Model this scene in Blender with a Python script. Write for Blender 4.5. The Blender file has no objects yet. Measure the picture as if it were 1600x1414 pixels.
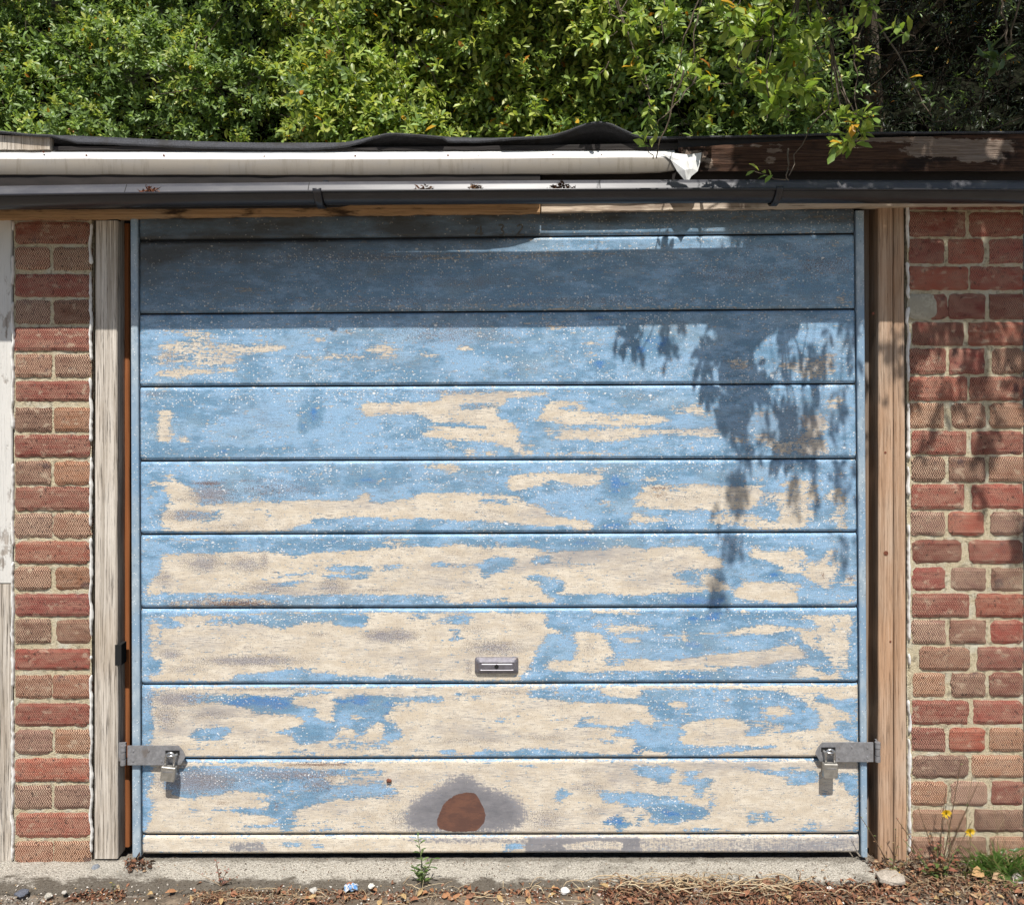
import bpy, math, random
import numpy as np
from mathutils import Vector, Matrix, noise as mnoise

random.seed(7); rng = np.random.default_rng(11)
scene = bpy.context.scene
COL = scene.collection
R = math.radians

# ------------------------------------------------------------------ camera, sky, sun, exposure
S = 0.00182            # metres per photo pixel on the plane of the garage door (y = 0)
D = 2.4                # camera distance from the door
HOR = 560.0            # photo row of the horizon
CZ = (1340 - HOR) * S
cam_d = bpy.data.cameras.new('camera')
cam = bpy.data.objects.new('camera', cam_d); COL.objects.link(cam)
cam.location = (0, -D, CZ); cam.rotation_euler = (R(90), 0, 0)
cam_d.sensor_width = 36; cam_d.lens = 36 * D / (1600 * S)
cam_d.shift_y = -(707 - HOR) / 1600.0
cam_d.clip_start = 0.02; cam_d.clip_end = 400
scene.camera = cam

SUN_EL = 60.0
world = bpy.data.worlds.new('World'); scene.world = world; world.use_nodes = True
wn = world.node_tree.nodes; wl = world.node_tree.links
sky = wn.new('ShaderNodeTexSky'); sky.sky_type = 'NISHITA'; sky.sun_disc = False
sky.sun_elevation = R(SUN_EL); sky.sun_rotation = R(180)
wl.new(sky.outputs[0], wn['Background'].inputs[0]); wn['Background'].inputs[1].default_value = 0.072
sd = bpy.data.lights.new('sun', 'SUN'); sd.energy = 4.9; sd.angle = R(0.53); sd.color = (1.0, 0.955, 0.89)
sun = bpy.data.objects.new('sun', sd); COL.objects.link(sun); sun.rotation_euler = (R(90 - SUN_EL), 0, 0)
sun.location = (0, -6, 9)
scene.view_settings.view_transform = 'Standard'; scene.view_settings.look = 'None'
scene.view_settings.gamma = 1; scene.view_settings.exposure = 0.42
scene.view_settings.use_curve_mapping = False

# ------------------------------------------------------------------ helpers
def W(px, py, d=0.0):
    """where a thing seen at photo pixel (px, py) stands when it is d metres in front of the door plane"""
    f = (D - d) / D
    return ((px - 800) * S * f, -d, CZ + (HOR - py) * S * f)

def P0(px, py, d=0.0):
    return ((px - 800) * S, -d, (1340 - py) * S)

def tag(o, label=None, cat=None, group=None, kind=None):
    if label: o['label'] = label
    if cat: o['category'] = cat
    if group: o['group'] = group
    if kind: o['kind'] = kind
    return o

def empty(name, loc, label, cat, group=None):
    o = bpy.data.objects.new(name, None); COL.objects.link(o); o.location = loc
    o.empty_display_size = 0.05
    return tag(o, label, cat, group)

class MB:
    def __init__(self): self.v = []; self.f = []; self.m = []; self.c = []; self.col = None
    def add(self, vs, fs, mi=0, c=None):
        b = len(self.v); self.v += [tuple(p) for p in vs]
        for f in fs: self.f.append(tuple(b + i for i in f)); self.m.append(mi)
        self.c += [c if c is not None else (1, 1, 1, 1)] * len(vs)
    def box(self, x0, x1, y0, y1, z0, z1, mi=0, c=None, bev=0.0, jit=0.0):
        if bev <= 0:
            vs = [(x, y, z) for x in (x0, x1) for y in (y0, y1) for z in (z0, z1)]
            vs = [tuple(q + random.uniform(-jit, jit) for q in p) for p in vs]
            self.add(vs, [(0,1,3,2),(4,6,7,5),(0,4,5,1),(2,3,7,6),(0,2,6,4),(1,5,7,3)], mi, c)
        else:
            # octagonal-section box: bevelled vertical and horizontal edges
            b = bev; vs = []; 
            for z, k in ((z0, b), (z0 + b, 0), (z1 - b, 0), (z1, b)):
                vs += [(x0+b+k*.0, y0+k, z),(x1-b, y0+k, z),(x1-k, y0+b, z),(x1-k, y1-b, z),(x1-b, y1-k, z),(x0+b, y1-k, z),(x0+k, y1-b, z),(x0+k, y0+b, z)]
            fs = [tuple(range(7,-1,-1)), tuple(range(24,32))]
            for r in range(3):
                for i in range(8):
                    j = (i+1) % 8
                    fs.append((r*8+i, r*8+j, r*8+8+j, r*8+8+i))
            self.add(vs, fs, mi, c)
    def tube(self, pts, r, n=6, mi=0, c=None, taper=1.0, cap=True):
        pts = [Vector(p) for p in pts]; m = len(pts); vs = []; fs = []
        up = Vector((0.13, 0.2, 0.97))
        for i, p in enumerate(pts):
            t = (pts[min(i+1, m-1)] - pts[max(i-1, 0)])
            t = t.normalized() if t.length > 1e-9 else Vector((0,0,1))
            a = t.cross(up)
            if a.length < .05: a = t.cross(Vector((1,0,0)))
            a.normalize(); b = t.cross(a)
            rr = r * (1 + (taper - 1) * i / max(1, m-1))
            for k in range(n):
                an = 2*math.pi*k/n
                vs.append(p + a*math.cos(an)*rr + b*math.sin(an)*rr)
        for i in range(m-1):
            for k in range(n):
                fs.append((i*n+k, i*n+(k+1)%n, (i+1)*n+(k+1)%n, (i+1)*n+k))
        if cap: fs += [tuple(range(n-1,-1,-1)), tuple((m-1)*n+k for k in range(n))]
        self.add(vs, fs, mi, c)
    def build(self, name, mats, parent=None, smooth=False, world_pts=True):
        me = bpy.data.meshes.new(name)
        off = Vector((0,0,0))
        rt = parent
        while rt is not None and rt.parent is not None: rt = rt.parent
        if rt is not None: off = rt.matrix_basis.translation.copy()
        me.from_pydata([tuple(Vector(p) - off) for p in self.v], [], self.f)
        if not isinstance(mats, (list, tuple)): mats = [mats]
        for m in mats: me.materials.append(m)
        me.polygons.foreach_set('material_index', self.m)
        if smooth: me.polygons.foreach_set('use_smooth', [True]*len(self.f))
        ca = me.color_attributes.new('tint', 'FLOAT_COLOR', 'POINT')
        ca.data.foreach_set('color', np.array(self.c, dtype=np.float32).ravel())
        me.validate(); me.update()
        o = bpy.data.objects.new(name, me); COL.objects.link(o)
        if parent is not None: o.parent = parent
        return o

def grid_obj(name, X, Y, Z, mat, parent=None, attrs=None, smooth=True, off=(0,0,0)):
    """mesh from 2-D coordinate arrays (rows x cols)"""
    r, c = X.shape
    me = bpy.data.meshes.new(name)
    v = np.stack([X-off[0], Y-off[1], Z-off[2]], -1).reshape(-1, 3).astype(np.float32)
    idx = np.arange(r*c).reshape(r, c)
    q = np.stack([idx[:-1,:-1], idx[1:,:-1], idx[1:,1:], idx[:-1,1:]], -1).reshape(-1, 4)
    me.vertices.add(len(v)); me.vertices.foreach_set('co', v.ravel())
    me.loops.add(q.size); me.loops.foreach_set('vertex_index', q.ravel().astype(np.int32))
    me.polygons.add(len(q)); me.polygons.foreach_set('loop_start', (np.arange(len(q))*4).astype(np.int32))
    me.polygons.foreach_set('loop_total', np.full(len(q), 4, np.int32))
    me.update(calc_edges=True)
    me.polygons.foreach_set('use_smooth', np.full(len(q), smooth))
    me.materials.append(mat)
    for k, a in (attrs or {}).items():
        ca = me.color_attributes.new(k, 'FLOAT_COLOR', 'POINT'); ca.data.foreach_set('color', a.reshape(-1,4).astype(np.float32).ravel())
    o = bpy.data.objects.new(name, me); COL.objects.link(o)
    if parent is not None: o.parent = parent
    return o

def nz(x, y, z=0.0): return mnoise.noise(Vector((x, y, z)))

def value_noise(shape, step, seed=0, oct=3):
    """smooth noise array 0..1 with feature size `step` cells (sy, sx)"""
    g = np.random.default_rng(seed); out = np.zeros(shape); amp = 1; tot = 0
    sy, sx = step
    for o in range(oct):
        ny, nx = int(shape[0]/sy)+3, int(shape[1]/sx)+3
        a = g.random((ny, nx))
        yy = np.arange(shape[0])/sy; xx = np.arange(shape[1])/sx
        y0 = yy.astype(int); x0 = xx.astype(int); fy = yy-y0; fx = xx-x0
        fy = (fy*fy*(3-2*fy))[:,None]; fx = (fx*fx*(3-2*fx))[None,:]
        v = a[y0][:,x0]*(1-fy)*(1-fx)+a[y0+1][:,x0]*fy*(1-fx)+a[y0][:,x0+1]*(1-fy)*fx+a[y0+1][:,x0+1]*fy*fx
        out += v*amp; tot += amp; amp *= .5; sy = max(1, sy/2); sx = max(1, sx/2)
    return out/tot

# ------------------------------------------------------------------ node helpers
class NT:
    def __init__(self, name):
        self.m = bpy.data.materials.new(name); self.m.use_nodes = True
        self.t = self.m.node_tree; self.n = self.t.nodes; self.bsdf = self.n['Principled BSDF']; self.out = self.n['Material Output']
    def node(self, ty, ins=None, **kw):
        n = self.n.new(ty)
        for k, v in kw.items(): setattr(n, k, v)
        for k, v in (ins or {}).items(): self.set(n.inputs[k], v)
        return n
    def set(self, sock, v):
        if isinstance(v, bpy.types.NodeSocket): self.t.links.new(v, sock)
        elif isinstance(v, (tuple, list)) and len(v) == 3 and sock.type == 'RGBA': sock.default_value = (*v, 1)
        else: sock.default_value = v
    def math(self, op, a, b=0.0, c=0.0, clamp=False):
        n = self.n.new('ShaderNodeMath'); n.operation = op; n.use_clamp = clamp
        self.set(n.inputs[0], a); self.set(n.inputs[1], b)
        if len(n.inputs) > 2: self.set(n.inputs[2], c)
        return n.outputs[0]
    def mix(self, f, a, b, blend='MIX'):
        n = self.n.new('ShaderNodeMix'); n.data_type = 'RGBA'; n.blend_type = blend; n.clamp_factor = True
        self.set(n.inputs[0], f); self.set(n.inputs[6], a); self.set(n.inputs[7], b)
        return n.outputs[2]
    def step(self, x, lo, hi):
        n = self.n.new('ShaderNodeMapRange'); n.interpolation_type = 'SMOOTHSTEP'; n.clamp = True
        self.set(n.inputs[0], x); n.inputs[1].default_value = lo; n.inputs[2].default_value = hi
        return n.outputs[0]
    def coords(self, scale=(1,1,1)):
        if not hasattr(self, '_geo'): self._geo = self.n.new('ShaderNodeTexCoord').outputs['Object']
        if scale == (1,1,1): return self._geo
        mp = self.n.new('ShaderNodeMapping'); self.set(mp.inputs[0], self._geo); mp.inputs[3].default_value = scale
        return mp.outputs[0]
    def noise(self, sc, scale=(1,1,1), detail=3, rough=.55, vec=None, dist=0.0):
        n = self.n.new('ShaderNodeTexNoise'); self.set(n.inputs['Vector'], vec if vec is not None else self.coords(scale))
        n.inputs['Scale'].default_value = sc; n.inputs['Detail'].default_value = detail; n.inputs['Roughness'].default_value = rough
        n.inputs['Distortion'].default_value = dist
        return n.outputs['Fac']
    def voro(self, sc, vec=None, rnd=1.0, feature='F1'):
        n = self.n.new('ShaderNodeTexVoronoi'); n.feature = feature
        self.set(n.inputs['Vector'], vec if vec is not None else self.coords()); n.inputs['Scale'].default_value = sc
        n.inputs['Randomness'].default_value = rnd
        return n
    def bump(self, h, strength=.3, dist=.002, nrm=None):
        n = self.n.new('ShaderNodeBump'); n.inputs['Strength'].default_value = strength; n.inputs['Distance'].default_value = dist
        self.set(n.inputs['Height'], h)
        if nrm is not None: self.set(n.inputs['Normal'], nrm)
        return n.outputs[0]
    def attr(self, name):
        n = self.n.new('ShaderNodeAttribute'); n.attribute_name = name; return n
    def sep(self, c):
        n = self.n.new('ShaderNodeSeparateColor'); self.set(n.inputs[0], c); return n.outputs
    def done(self, col, rough=.7, nrm=None, metal=0.0, spec=.5):
        b = self.bsdf; self.set(b.inputs['Base Color'], col); self.set(b.inputs['Roughness'], rough); self.set(b.inputs['Metallic'], metal)
        b.inputs['Specular IOR Level'].default_value = spec
        if nrm is not None: self.set(b.inputs['Normal'], nrm)
        return self.m

# ------------------------------------------------------------------ materials
def m_plain(name, c, rough=.6, var=.25, sc=40, bump=.2, metal=0.0, scale=(1,1,1), spec=.5):
    t = NT(name); n = t.noise(sc, scale, 5, .6); n2 = t.noise(sc*.13, scale, 3)
    dark = tuple(x*(1-var) for x in c); lite = tuple(min(.95, x*(1+var)) for x in c)
    col = t.mix(t.step(n, .3, .7), dark, lite); col = t.mix(t.step(n2, .35, .7), col, tuple(x*(1-var*.7) for x in c))
    return t.done(col, rough, t.bump(n, bump, .002), metal, spec)

def m_wood(name, base, grey, dark, greyness=.5, grain=1.0, axis='z', stain=.0, paint=None, paintcov=.5):
    t = NT(name)
    sc = (480, 480, 7) if axis == 'z' else (7, 480, 480)
    sc2 = (120, 120, 1.6) if axis == 'z' else (1.6, 120, 120)
    g = t.noise(1, sc, 4, .65); g2 = t.noise(1, sc2, 4, .6, dist=.6); blot = t.noise(6, (1,1,.4) if axis=='z' else (.4,1,1), 4)
    col = t.mix(t.step(blot, .62-greyness*.4, .9-greyness*.4), base, grey)
    col = t.mix(t.math('MULTIPLY', t.step(g2, .40, .62), .6), col, tuple(x*.58 for x in base))
    col = t.mix(t.math('MULTIPLY', t.step(g, .46, .34), .45), col, tuple(min(.9,x*1.35) for x in grey))
    crack = t.step(g, .57, .64)
    col = t.mix(t.math('MULTIPLY', crack, .6*grain), col, dark)
    if stain > 0:
        s = t.noise(5, (1.4,1,3) if axis=='z' else (1,1,4), 5, .65)
        col = t.mix(t.math('MULTIPLY', t.step(s, .5, .62), stain), col, dark)
    h = t.math('SUBTRACT', g2, t.math('MULTIPLY', crack, .7))
    if paint:
        pn = t.math('ADD', t.noise(28, (1,1,.45), 6, .7), t.math('MULTIPLY', t.noise(3, (1,1,.6), 2), .6))
        zz = t.node('ShaderNodeSeparateXYZ', {0: t.coords()}).outputs[2]
        pm = t.step(t.math('ADD', pn, t.math('MULTIPLY', zz, .10)), 1.0-paintcov, 1.08-paintcov)
        col = t.mix(pm, col, paint); h = t.math('ADD', h, t.math('MULTIPLY', pm, .8))
    return t.done(col, .85, t.bump(h, .6*grain, .0018), 0, .25)

def m_brick():
    t = NT('comb_faced_brick')
    c = t.attr('tint').outputs[0]
    xyz = t.node('ShaderNodeSeparateXYZ', {0: t.coords()}).outputs
    wob = t.math('MULTIPLY', t.noise(22, (1,1,1), 3), .006)
    zr = t.math('ADD', xyz[2], t.math('MULTIPLY_ADD', t.attr('tint').outputs['Alpha'], .31, wob))
    tri = t.math('PINGPONG', zr, .0070)                     # direction flips every row
    ph = t.math('ADD', t.math('MULTIPLY', t.math('MULTIPLY_ADD', t.attr('tint').outputs['Alpha'], .37, xyz[0]), 1/.0066), t.math('MULTIPLY', tri, 1/.0066*1.0))
    ln = t.math('SINE', t.math('MULTIPLY', t.math('ADD', ph, t.math('MULTIPLY', t.noise(60, (1,1,1), 2), .5)), 6.2832))
    strength = t.step(t.noise(9, (1,1,2), 4, .6), .22, .50)
    al = t.attr('tint').outputs['Alpha']; strength = t.math('MULTIPLY', strength, t.math('MULTIPLY_ADD', al, .9, .35), clamp=True)
    groove = t.math('MULTIPLY', t.step(ln, .2, .9), strength)
    rows = t.math('MULTIPLY', t.step(t.math('PINGPONG', zr, .0034*2), .0056, .0068), .5)
    c = t.mix(t.math('MULTIPLY', t.step(t.noise(30, (.5,1,1.5), 7, .7), .36, .66), .42), c, (.52,.36,.26))
    fine = t.noise(320, (1,1,1), 4, .7); blot = t.noise(16, (1,1,1), 5, .65)
    col = t.mix(t.step(fine, .25, .8), t.mix(1, c, (.55,.5,.48), 'MULTIPLY'), c)
    # lime bloom and lit tone on the ridges, shade colour in the grooves
    al = t.attr('tint').outputs['Alpha']
    lite = t.mix(t.math('MULTIPLY', t.step(ln, -.1, -.9), t.math('MULTIPLY', strength, al)), col, (.66,.47,.33))
    col = t.mix(t.math('MULTIPLY', groove, .72), lite, t.mix(1, c, (.17,.14,.15), 'MULTIPLY'))
    col = t.mix(t.math('MULTIPLY', t.step(blot, .60, .70), .6), col, (.045,.035,.045)); col = t.mix(t.math('MULTIPLY', t.step(t.noise(24,(1,1,1.5),5,.7), .56, .66), .5), col, (.50,.40,.29))
    col = t.mix(t.math('MULTIPLY', t.step(t.noise(150,(1,1,1),4,.7), .58, .63), .85), col, (.03,.022,.02))
    col = t.mix(t.math('MULTIPLY', t.step(t.noise(70,(1,1,1),4,.7), .66, .7), .35), col, (.5,.42,.32))
    h = t.math('ADD', t.math('MULTIPLY', t.math('SUBTRACT', 1, t.math('ADD', groove, rows, clamp=True)), .8), t.math('MULTIPLY', fine, .6))
    return t.done(col, .92, t.bump(h, .8, .0022), 0, .2)

def m_mortar():
    t = NT('old_lime_mortar')
    f = t.noise(420, (1,1,1), 4, .75); b = t.noise(14, (1,1,1), 5, .65); v = t.voro(330)
    col = t.mix(t.step(f, .3, .7), (.36,.29,.185), (.74,.655,.46))
    col = t.mix(t.step(b, .45, .7), col, (.60,.57,.46))
    col = t.mix(t.math('MULTIPLY', t.step(t.noise(60,(1,1,1),4,.7), .53, .62), .6), col, (.16,.13,.09))
    h = t.math('ADD', f, t.math('MULTIPLY', v.outputs['Distance'], .6))
    return t.done(col, .95, t.bump(h, .9, .004), 0, .1)

def m_concrete(name='sill_concrete', c0=(.33,.30,.25), c1=(.66,.62,.54)):
    t = NT(name)
    f = t.math('MULTIPLY_ADD', t.noise(240, (1,1,1), 5, .75), 1.8, -.4); b = t.noise(11, (1,1,1), 5, .65); v = t.voro(80); v2 = t.voro(150)
    cell = t.sep(v.outputs['Color'])[0]
    col = t.mix(t.step(f, .3, .7), c0, c1)
    peb = t.step(v.outputs['Distance'], .34, .22)
    pc = t.mix(cell, (.18,.145,.115), (.66,.62,.55))
    col = t.mix(t.math('MULTIPLY', peb, t.step(cell, .25, .3)), col, pc)
    pit = t.math('MULTIPLY', t.step(v2.outputs['Distance'], .26, .14), t.step(t.sep(v2.outputs['Color'])[1], .45, .5))
    col = t.mix(t.math('MULTIPLY', pit, .8), col, (.05,.042,.035))
    col = t.mix(t.math('MULTIPLY', t.step(b, .5, .72), .55), col, (.16,.145,.12))
    yy = t.node('ShaderNodeSeparateXYZ', {0: t.coords()}).outputs[1]
    gr = t.math('ADD', t.math('MULTIPLY_ADD', yy, -11.0, -.62), t.math('MULTIPLY', t.noise(26, (.6,1,1), 7, .72), 1.5))
    col = t.mix(t.math('MULTIPLY', t.step(gr, .92, 1.22), .85), col, (.085,.068,.05))
    gr2 = t.math('ADD', t.math('MULTIPLY_ADD', yy, 14.0, .25), t.math('MULTIPLY', t.noise(34, (.5,1,1), 7, .72), 1.0)); col = t.mix(t.math('MULTIPLY', t.step(gr2, .62, .85), .6), col, (.12,.10,.075))
    h = t.math('ADD', f, t.math('SUBTRACT', t.math('MULTIPLY', peb, .5), pit))
    return t.done(col, .93, t.bump(h, .9, .005), 0, .15)

def m_tarmac():
    t = NT('old_tarmac')
    f = t.noise(300, (1,1,1), 5, .75); b = t.noise(9, (1,1,1), 5, .65); v = t.voro(120)
    cell = t.sep(v.outputs['Color'])[0]
    col = t.mix(t.step(f, .3, .7), (.13,.112,.09), (.40,.35,.29))
    col = t.mix(t.math('MULTIPLY', t.step(v.outputs['Distance'], .36, .26), t.step(cell, .3, .35)), col, t.mix(cell, (.1,.085,.07), (.42,.38,.33)))
    col = t.mix(t.math('MULTIPLY', t.step(b, .5, .7), .6), col, (.14,.10,.07))
    h = t.math('ADD', f, t.math('MULTIPLY', v.outputs['Distance'], -.8))
    return t.done(col, .92, t.bump(h, 1, .006), 0, .15)

def m_door():
    t = NT('flaking_blue_door_paint'); raw = t.noise
    t.noise = lambda *a, **k: t.math('MULTIPLY_ADD', raw(*a, **k), 2.2, -.60)
    A = t.attr('pa'); B = t.attr('pb'); a = t.sep(A.outputs[0]); b = t.sep(B.outputs[0])
    cream, grey, rust, viv = a[0], a[1], a[2], A.outputs['Alpha']
    fleck, dirt, disc, stain = b[0], b[1], b[2], B.outputs['Alpha']
    n1 = t.noise(150, (.55,1,1), 6, .72); n2 = t.noise(34, (.38,1,1), 7, .68); n3 = t.noise(520, (.8,1,1), 2, .6)
    streak = t.noise(1, (9,60,620), 3, .6); streak2 = t.noise(1, (26,60,900), 3, .65); vst = t.noise(1, (700,60,22), 3, .6)
    cloud = t.noise(9, (.5,1,1.6), 9, .70); cloud2 = t.noise(24, (.5,1,1.2), 9, .74)
    edge = t.math('ADD', t.math('MULTIPLY', t.math('SUBTRACT', n1, .5), 1.5), t.math('MULTIPLY', t.math('SUBTRACT', n2, .5), .45))
    streak3 = t.noise(1, (14,60,230), 4, .65)
    edge = t.math('ADD', edge, t.math('ADD', t.math('MULTIPLY', t.math('SUBTRACT', streak, .5), .75), t.math('MULTIPLY', t.math('SUBTRACT', streak3, .5), .85)))
    cf = t.math('ADD', cream, edge)
    cm = t.step(cf, .475, .53)
    # blue
    pale, mid, vivid = (.275,.455,.655), (.125,.265,.405), (.035,.18,.46)
    vv = t.math('ADD', viv, t.math('MULTIPLY', t.math('SUBTRACT', cloud2, .5), 1.1))
    blue = t.mix(t.step(vv, .15, .52), pale, mid)
    blue = t.mix(t.step(vv, .66, .98), blue, vivid)
    blue = t.mix(t.math('MULTIPLY', t.step(cloud, .45, .8), .35), blue, (.32,.42,.47))
    blue = t.mix(t.math('MULTIPLY', t.step(streak2, .5, .75), .30), blue, (.11,.15,.20))
    blue = t.mix(t.math('MULTIPLY', t.step(n3, .54, .72), .42), blue, (.085,.14,.21))
    blue = t.mix(t.math('MULTIPLY', t.step(n3, .42, .28), .35), blue, (.42,.52,.62))
    # cream primer
    crm = t.mix(t.step(cloud2, .3, .7), (.575,.495,.385), (.70,.63,.52))
    crm = t.mix(t.math('MULTIPLY', t.step(cloud, .45, .9), .25), crm, (.51,.47,.415))
    crm = t.mix(t.math('MULTIPLY', t.step(streak, .56, .8), t.math('MULTIPLY', t.step(cloud, .25, .75), .55)), crm, (.33,.29,.25))
    crm = t.mix(t.math('MULTIPLY', t.step(streak2, .64, .70), t.math('MULTIPLY', t.step(cloud2, .35, .75), .85)), crm, (.19,.155,.13))
    pv = t.voro(210); pc2 = t.sep(pv.outputs['Color']); pit = t.math('MULTIPLY', t.step(pc2[0], .84, .86), t.step(pv.outputs['Distance'], .30, .20)); crm = t.mix(t.math('MULTIPLY', pit, .7), crm, (.16,.12,.10))
    pv2 = t.voro(420); pc3 = t.sep(pv2.outputs['Color']); pit2 = t.math('MULTIPLY', t.step(pc3[0], .74, .76), t.step(pv2.outputs['Distance'], .36, .24)); crm = t.mix(t.math('MULTIPLY', pit2, t.math('MULTIPLY', t.step(cloud, .3, .8), .7)), crm, (.22,.18,.15)); blue = t.mix(t.math('MULTIPLY', pit2, .6), blue, (.05,.09,.15))
    crm = t.mix(t.math('MULTIPLY', t.step(vst, .66, .85), t.math('MULTIPLY', t.step(cloud2, .7, .3), .4)), crm, (.32,.28,.24))
    crm = t.mix(t.math('MULTIPLY', t.step(n3, .68, .8), .45), crm, (.28,.23,.19))
    scuff = t.noise(6, (.30,1,1.7), 5, .62); sm_ = t.math('MULTIPLY', t.step(t.math('ADD', scuff, t.math('MULTIPLY', t.math('SUBTRACT', streak2, .5), .7)), .50, .95), .85)
    crm = t.mix(sm_, crm, t.mix(n2, (.27,.26,.275), (.40,.37,.34)))
    blue = t.mix(t.math('MULTIPLY', sm_, .5), blue, (.16,.21,.26))
    col = t.mix(cm, blue, crm)
    # dark thin rim where the blue film has lifted
    rim = t.math('MULTIPLY', t.step(cf, .40, .485), t.step(cf, .53, .485))
    col = t.mix(t.math('MULTIPLY', rim, .8), col, (.085,.12,.17))
    # grey scuffed metal showing through
    gf = t.math('ADD', grey, t.math('ADD', t.math('MULTIPLY', t.math('SUBTRACT', streak2, .5), .9), t.math('MULTIPLY', t.math('SUBTRACT', n1, .5), .8)))
    col = t.mix(t.math('MULTIPLY', t.step(gf, .36, .80), .80), col, t.mix(cloud2, (.25,.255,.30), (.37,.36,.39)))
    sp = t.math('MULTIPLY', t.step(t.math('ADD', n3, t.math('MULTIPLY', grey, .16)), .60, .70), t.step(grey, .12, .4))
    col = t.mix(t.math('MULTIPLY', sp, .75), col, (.10,.08,.075))
    # rust bloom
    rf = t.math('ADD', rust, t.math('ADD', t.math('MULTIPLY', t.math('SUBTRACT', n3, .5), 1.4), t.math('MULTIPLY', t.math('SUBTRACT', streak2, .5), .9)))
    col = t.mix(t.math('MULTIPLY', t.step(rf, .45, .62), .85), col, t.mix(n1, (.10,.055,.04), (.22,.13,.10)))
    # white chips where the blue flakes off
    wv = t.node('ShaderNodeVectorMath', {0: t.coords(), 1: t.node('ShaderNodeVectorMath', {0: t.node('ShaderNodeTexNoise', {'Scale': 260., 'Detail': 2.}).outputs['Color'], 'Scale': .006}, operation='SCALE').outputs[0]}, operation='ADD').outputs[0]
    chips = None
    for sc, rad, wt in ((48, .25, .66), (82, .33, .92), (140, .38, 1.0), (240, .42, .62)):
        mp = t.node('ShaderNodeMapping', {0: wv}); mp.inputs[3].default_value = (.72, 1, 1.05)
        v = t.voro(sc, mp.outputs[0]); cc = t.sep(v.outputs['Color'])
        sel = t.step(t.math('ADD', cc[0], t.math('ADD', t.math('MULTIPLY', fleck, wt*.62), t.math('MULTIPLY', t.math('SUBTRACT', n2, .58), .55))), .985, 1.0)
        rr = t.math('MULTIPLY', t.math('ADD', t.math('MULTIPLY', cc[1], .7), .3), rad)
        m = t.math('MULTIPLY', sel, t.step(t.math('SUBTRACT', rr, v.outputs['Distance']), 0, .05))
        chips = m if chips is None else t.math('MAXIMUM', chips, m)
    chips = t.math('MULTIPLY', chips, t.math('SUBTRACT', 1, t.math('MULTIPLY', cm, .85)))
    chipc = t.mix(dirt, (.83,.83,.82), (.50,.46,.38))
    col = t.mix(chips, col, chipc)
    # big grey ground-off area and brown disc
    sf = t.math('ADD', stain, t.math('ADD', t.math('MULTIPLY', t.math('SUBTRACT', vst, .5), .45), t.math('MULTIPLY', t.math('SUBTRACT', n1, .5), .95)))
    col = t.mix(t.math('MULTIPLY', t.step(sf, .36, .64), .93), col, t.mix(t.step(t.math('ADD', t.math('MULTIPLY', cloud2, .5), t.math('MULTIPLY', stain, .5)), .4, 1.0), (.24,.235,.255), (.095,.10,.12)))
    df = t.math('ADD', disc, t.math('MULTIPLY', t.math('SUBTRACT', n1, .5), .35))
    col = t.mix(t.step(df, .46, .54), col, t.mix(t.step(cloud2, .35, .75), (.105,.052,.040), (.155,.072,.048)))
    # grime, its colour deepened for the eave shade
    dn = t.math('MULTIPLY', dirt, t.math('ADD', .62, t.math('MULTIPLY', cloud, .75)))
    col = t.mix(t.math('MULTIPLY', dn, t.math('SUBTRACT', 1, t.math('MULTIPLY', chips, .6)), clamp=True), col, t.mix(n3, (.030,.032,.033), (.060,.062,.062)))
    rough = t.math('ADD', .34, t.math('MULTIPLY', cm, .22))
    h = t.math('ADD', t.math('MULTIPLY', cm, -.8), t.math('ADD', t.math('MULTIPLY', n3, .35), t.math('MULTIPLY', chips, -.6)))
    return t.done(col, rough, t.bump(h, .5, .0012), 0, .4)

def m_rail():
    t = NT('blue_grey_frame_paint')
    n = t.noise(60, (1,1,.5), 5, .65); s = t.noise(1, (600,60,12), 3, .6); c = t.noise(4, (1,1,1), 3)
    col = t.mix(t.step(n, .3, .7), (.24,.31,.37), (.38,.45,.50)); col = t.mix(t.step(c, .4, .65), col, (.20,.31,.43))
    col = t.mix(t.math('MULTIPLY', t.step(s, .6, .75), .5), col, (.45,.5,.52))
    z = t.node('ShaderNodeSeparateXYZ', {0: t.coords()}).outputs[2]
    v = t.voro(260); cc = t.sep(v.outputs['Color'])
    fl = t.math('MULTIPLY', t.step(cc[0], .86, .88), t.step(v.outputs['Distance'], .36, .26))
    col = t.mix(fl, col, (.75,.77,.77))
    col = t.mix(t.math('MULTIPLY', t.step(t.noise(90,(1,1,1),4,.7), .6, .68), .5), col, (.07,.06,.055))
    return t.done(col, .5, t.bump(n, .3, .001), 0, .4)

def m_leaf(name, trans=.3, rough=.42):
    t = NT(name)
    c = t.attr('tint').outputs[0]
    n = t.noise(55, (1,1,1), 2)
    col = t.mix(t.step(n, .3, .7), t.mix(1, c, (.8,.8,.8), 'MULTIPLY'), c)
    t.done(col, rough, None, 0, .5)
    tr = t.node('ShaderNodeBsdfTranslucent', {0: t.mix(1, col, (1.25,1.3,.6), 'MULTIPLY')})
    mx = t.node('ShaderNodeMixShader', {0: trans, 1: t.bsdf.outputs[0], 2: tr.outputs[0]})
    t.t.links.new(mx.outputs[0], t.out.inputs[0])
    return t.m

def m_tint(name, rough=.8, spec=.2):
    t = NT(name); c = t.attr('tint').outputs[0]; n = t.noise(250, (1,1,1), 3, .7)
    return t.done(t.mix(t.step(n,.3,.7), t.mix(1, c, (.6,.6,.6), 'MULTIPLY'), c), rough, t.bump(n, .3, .001), 0, spec)

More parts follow.
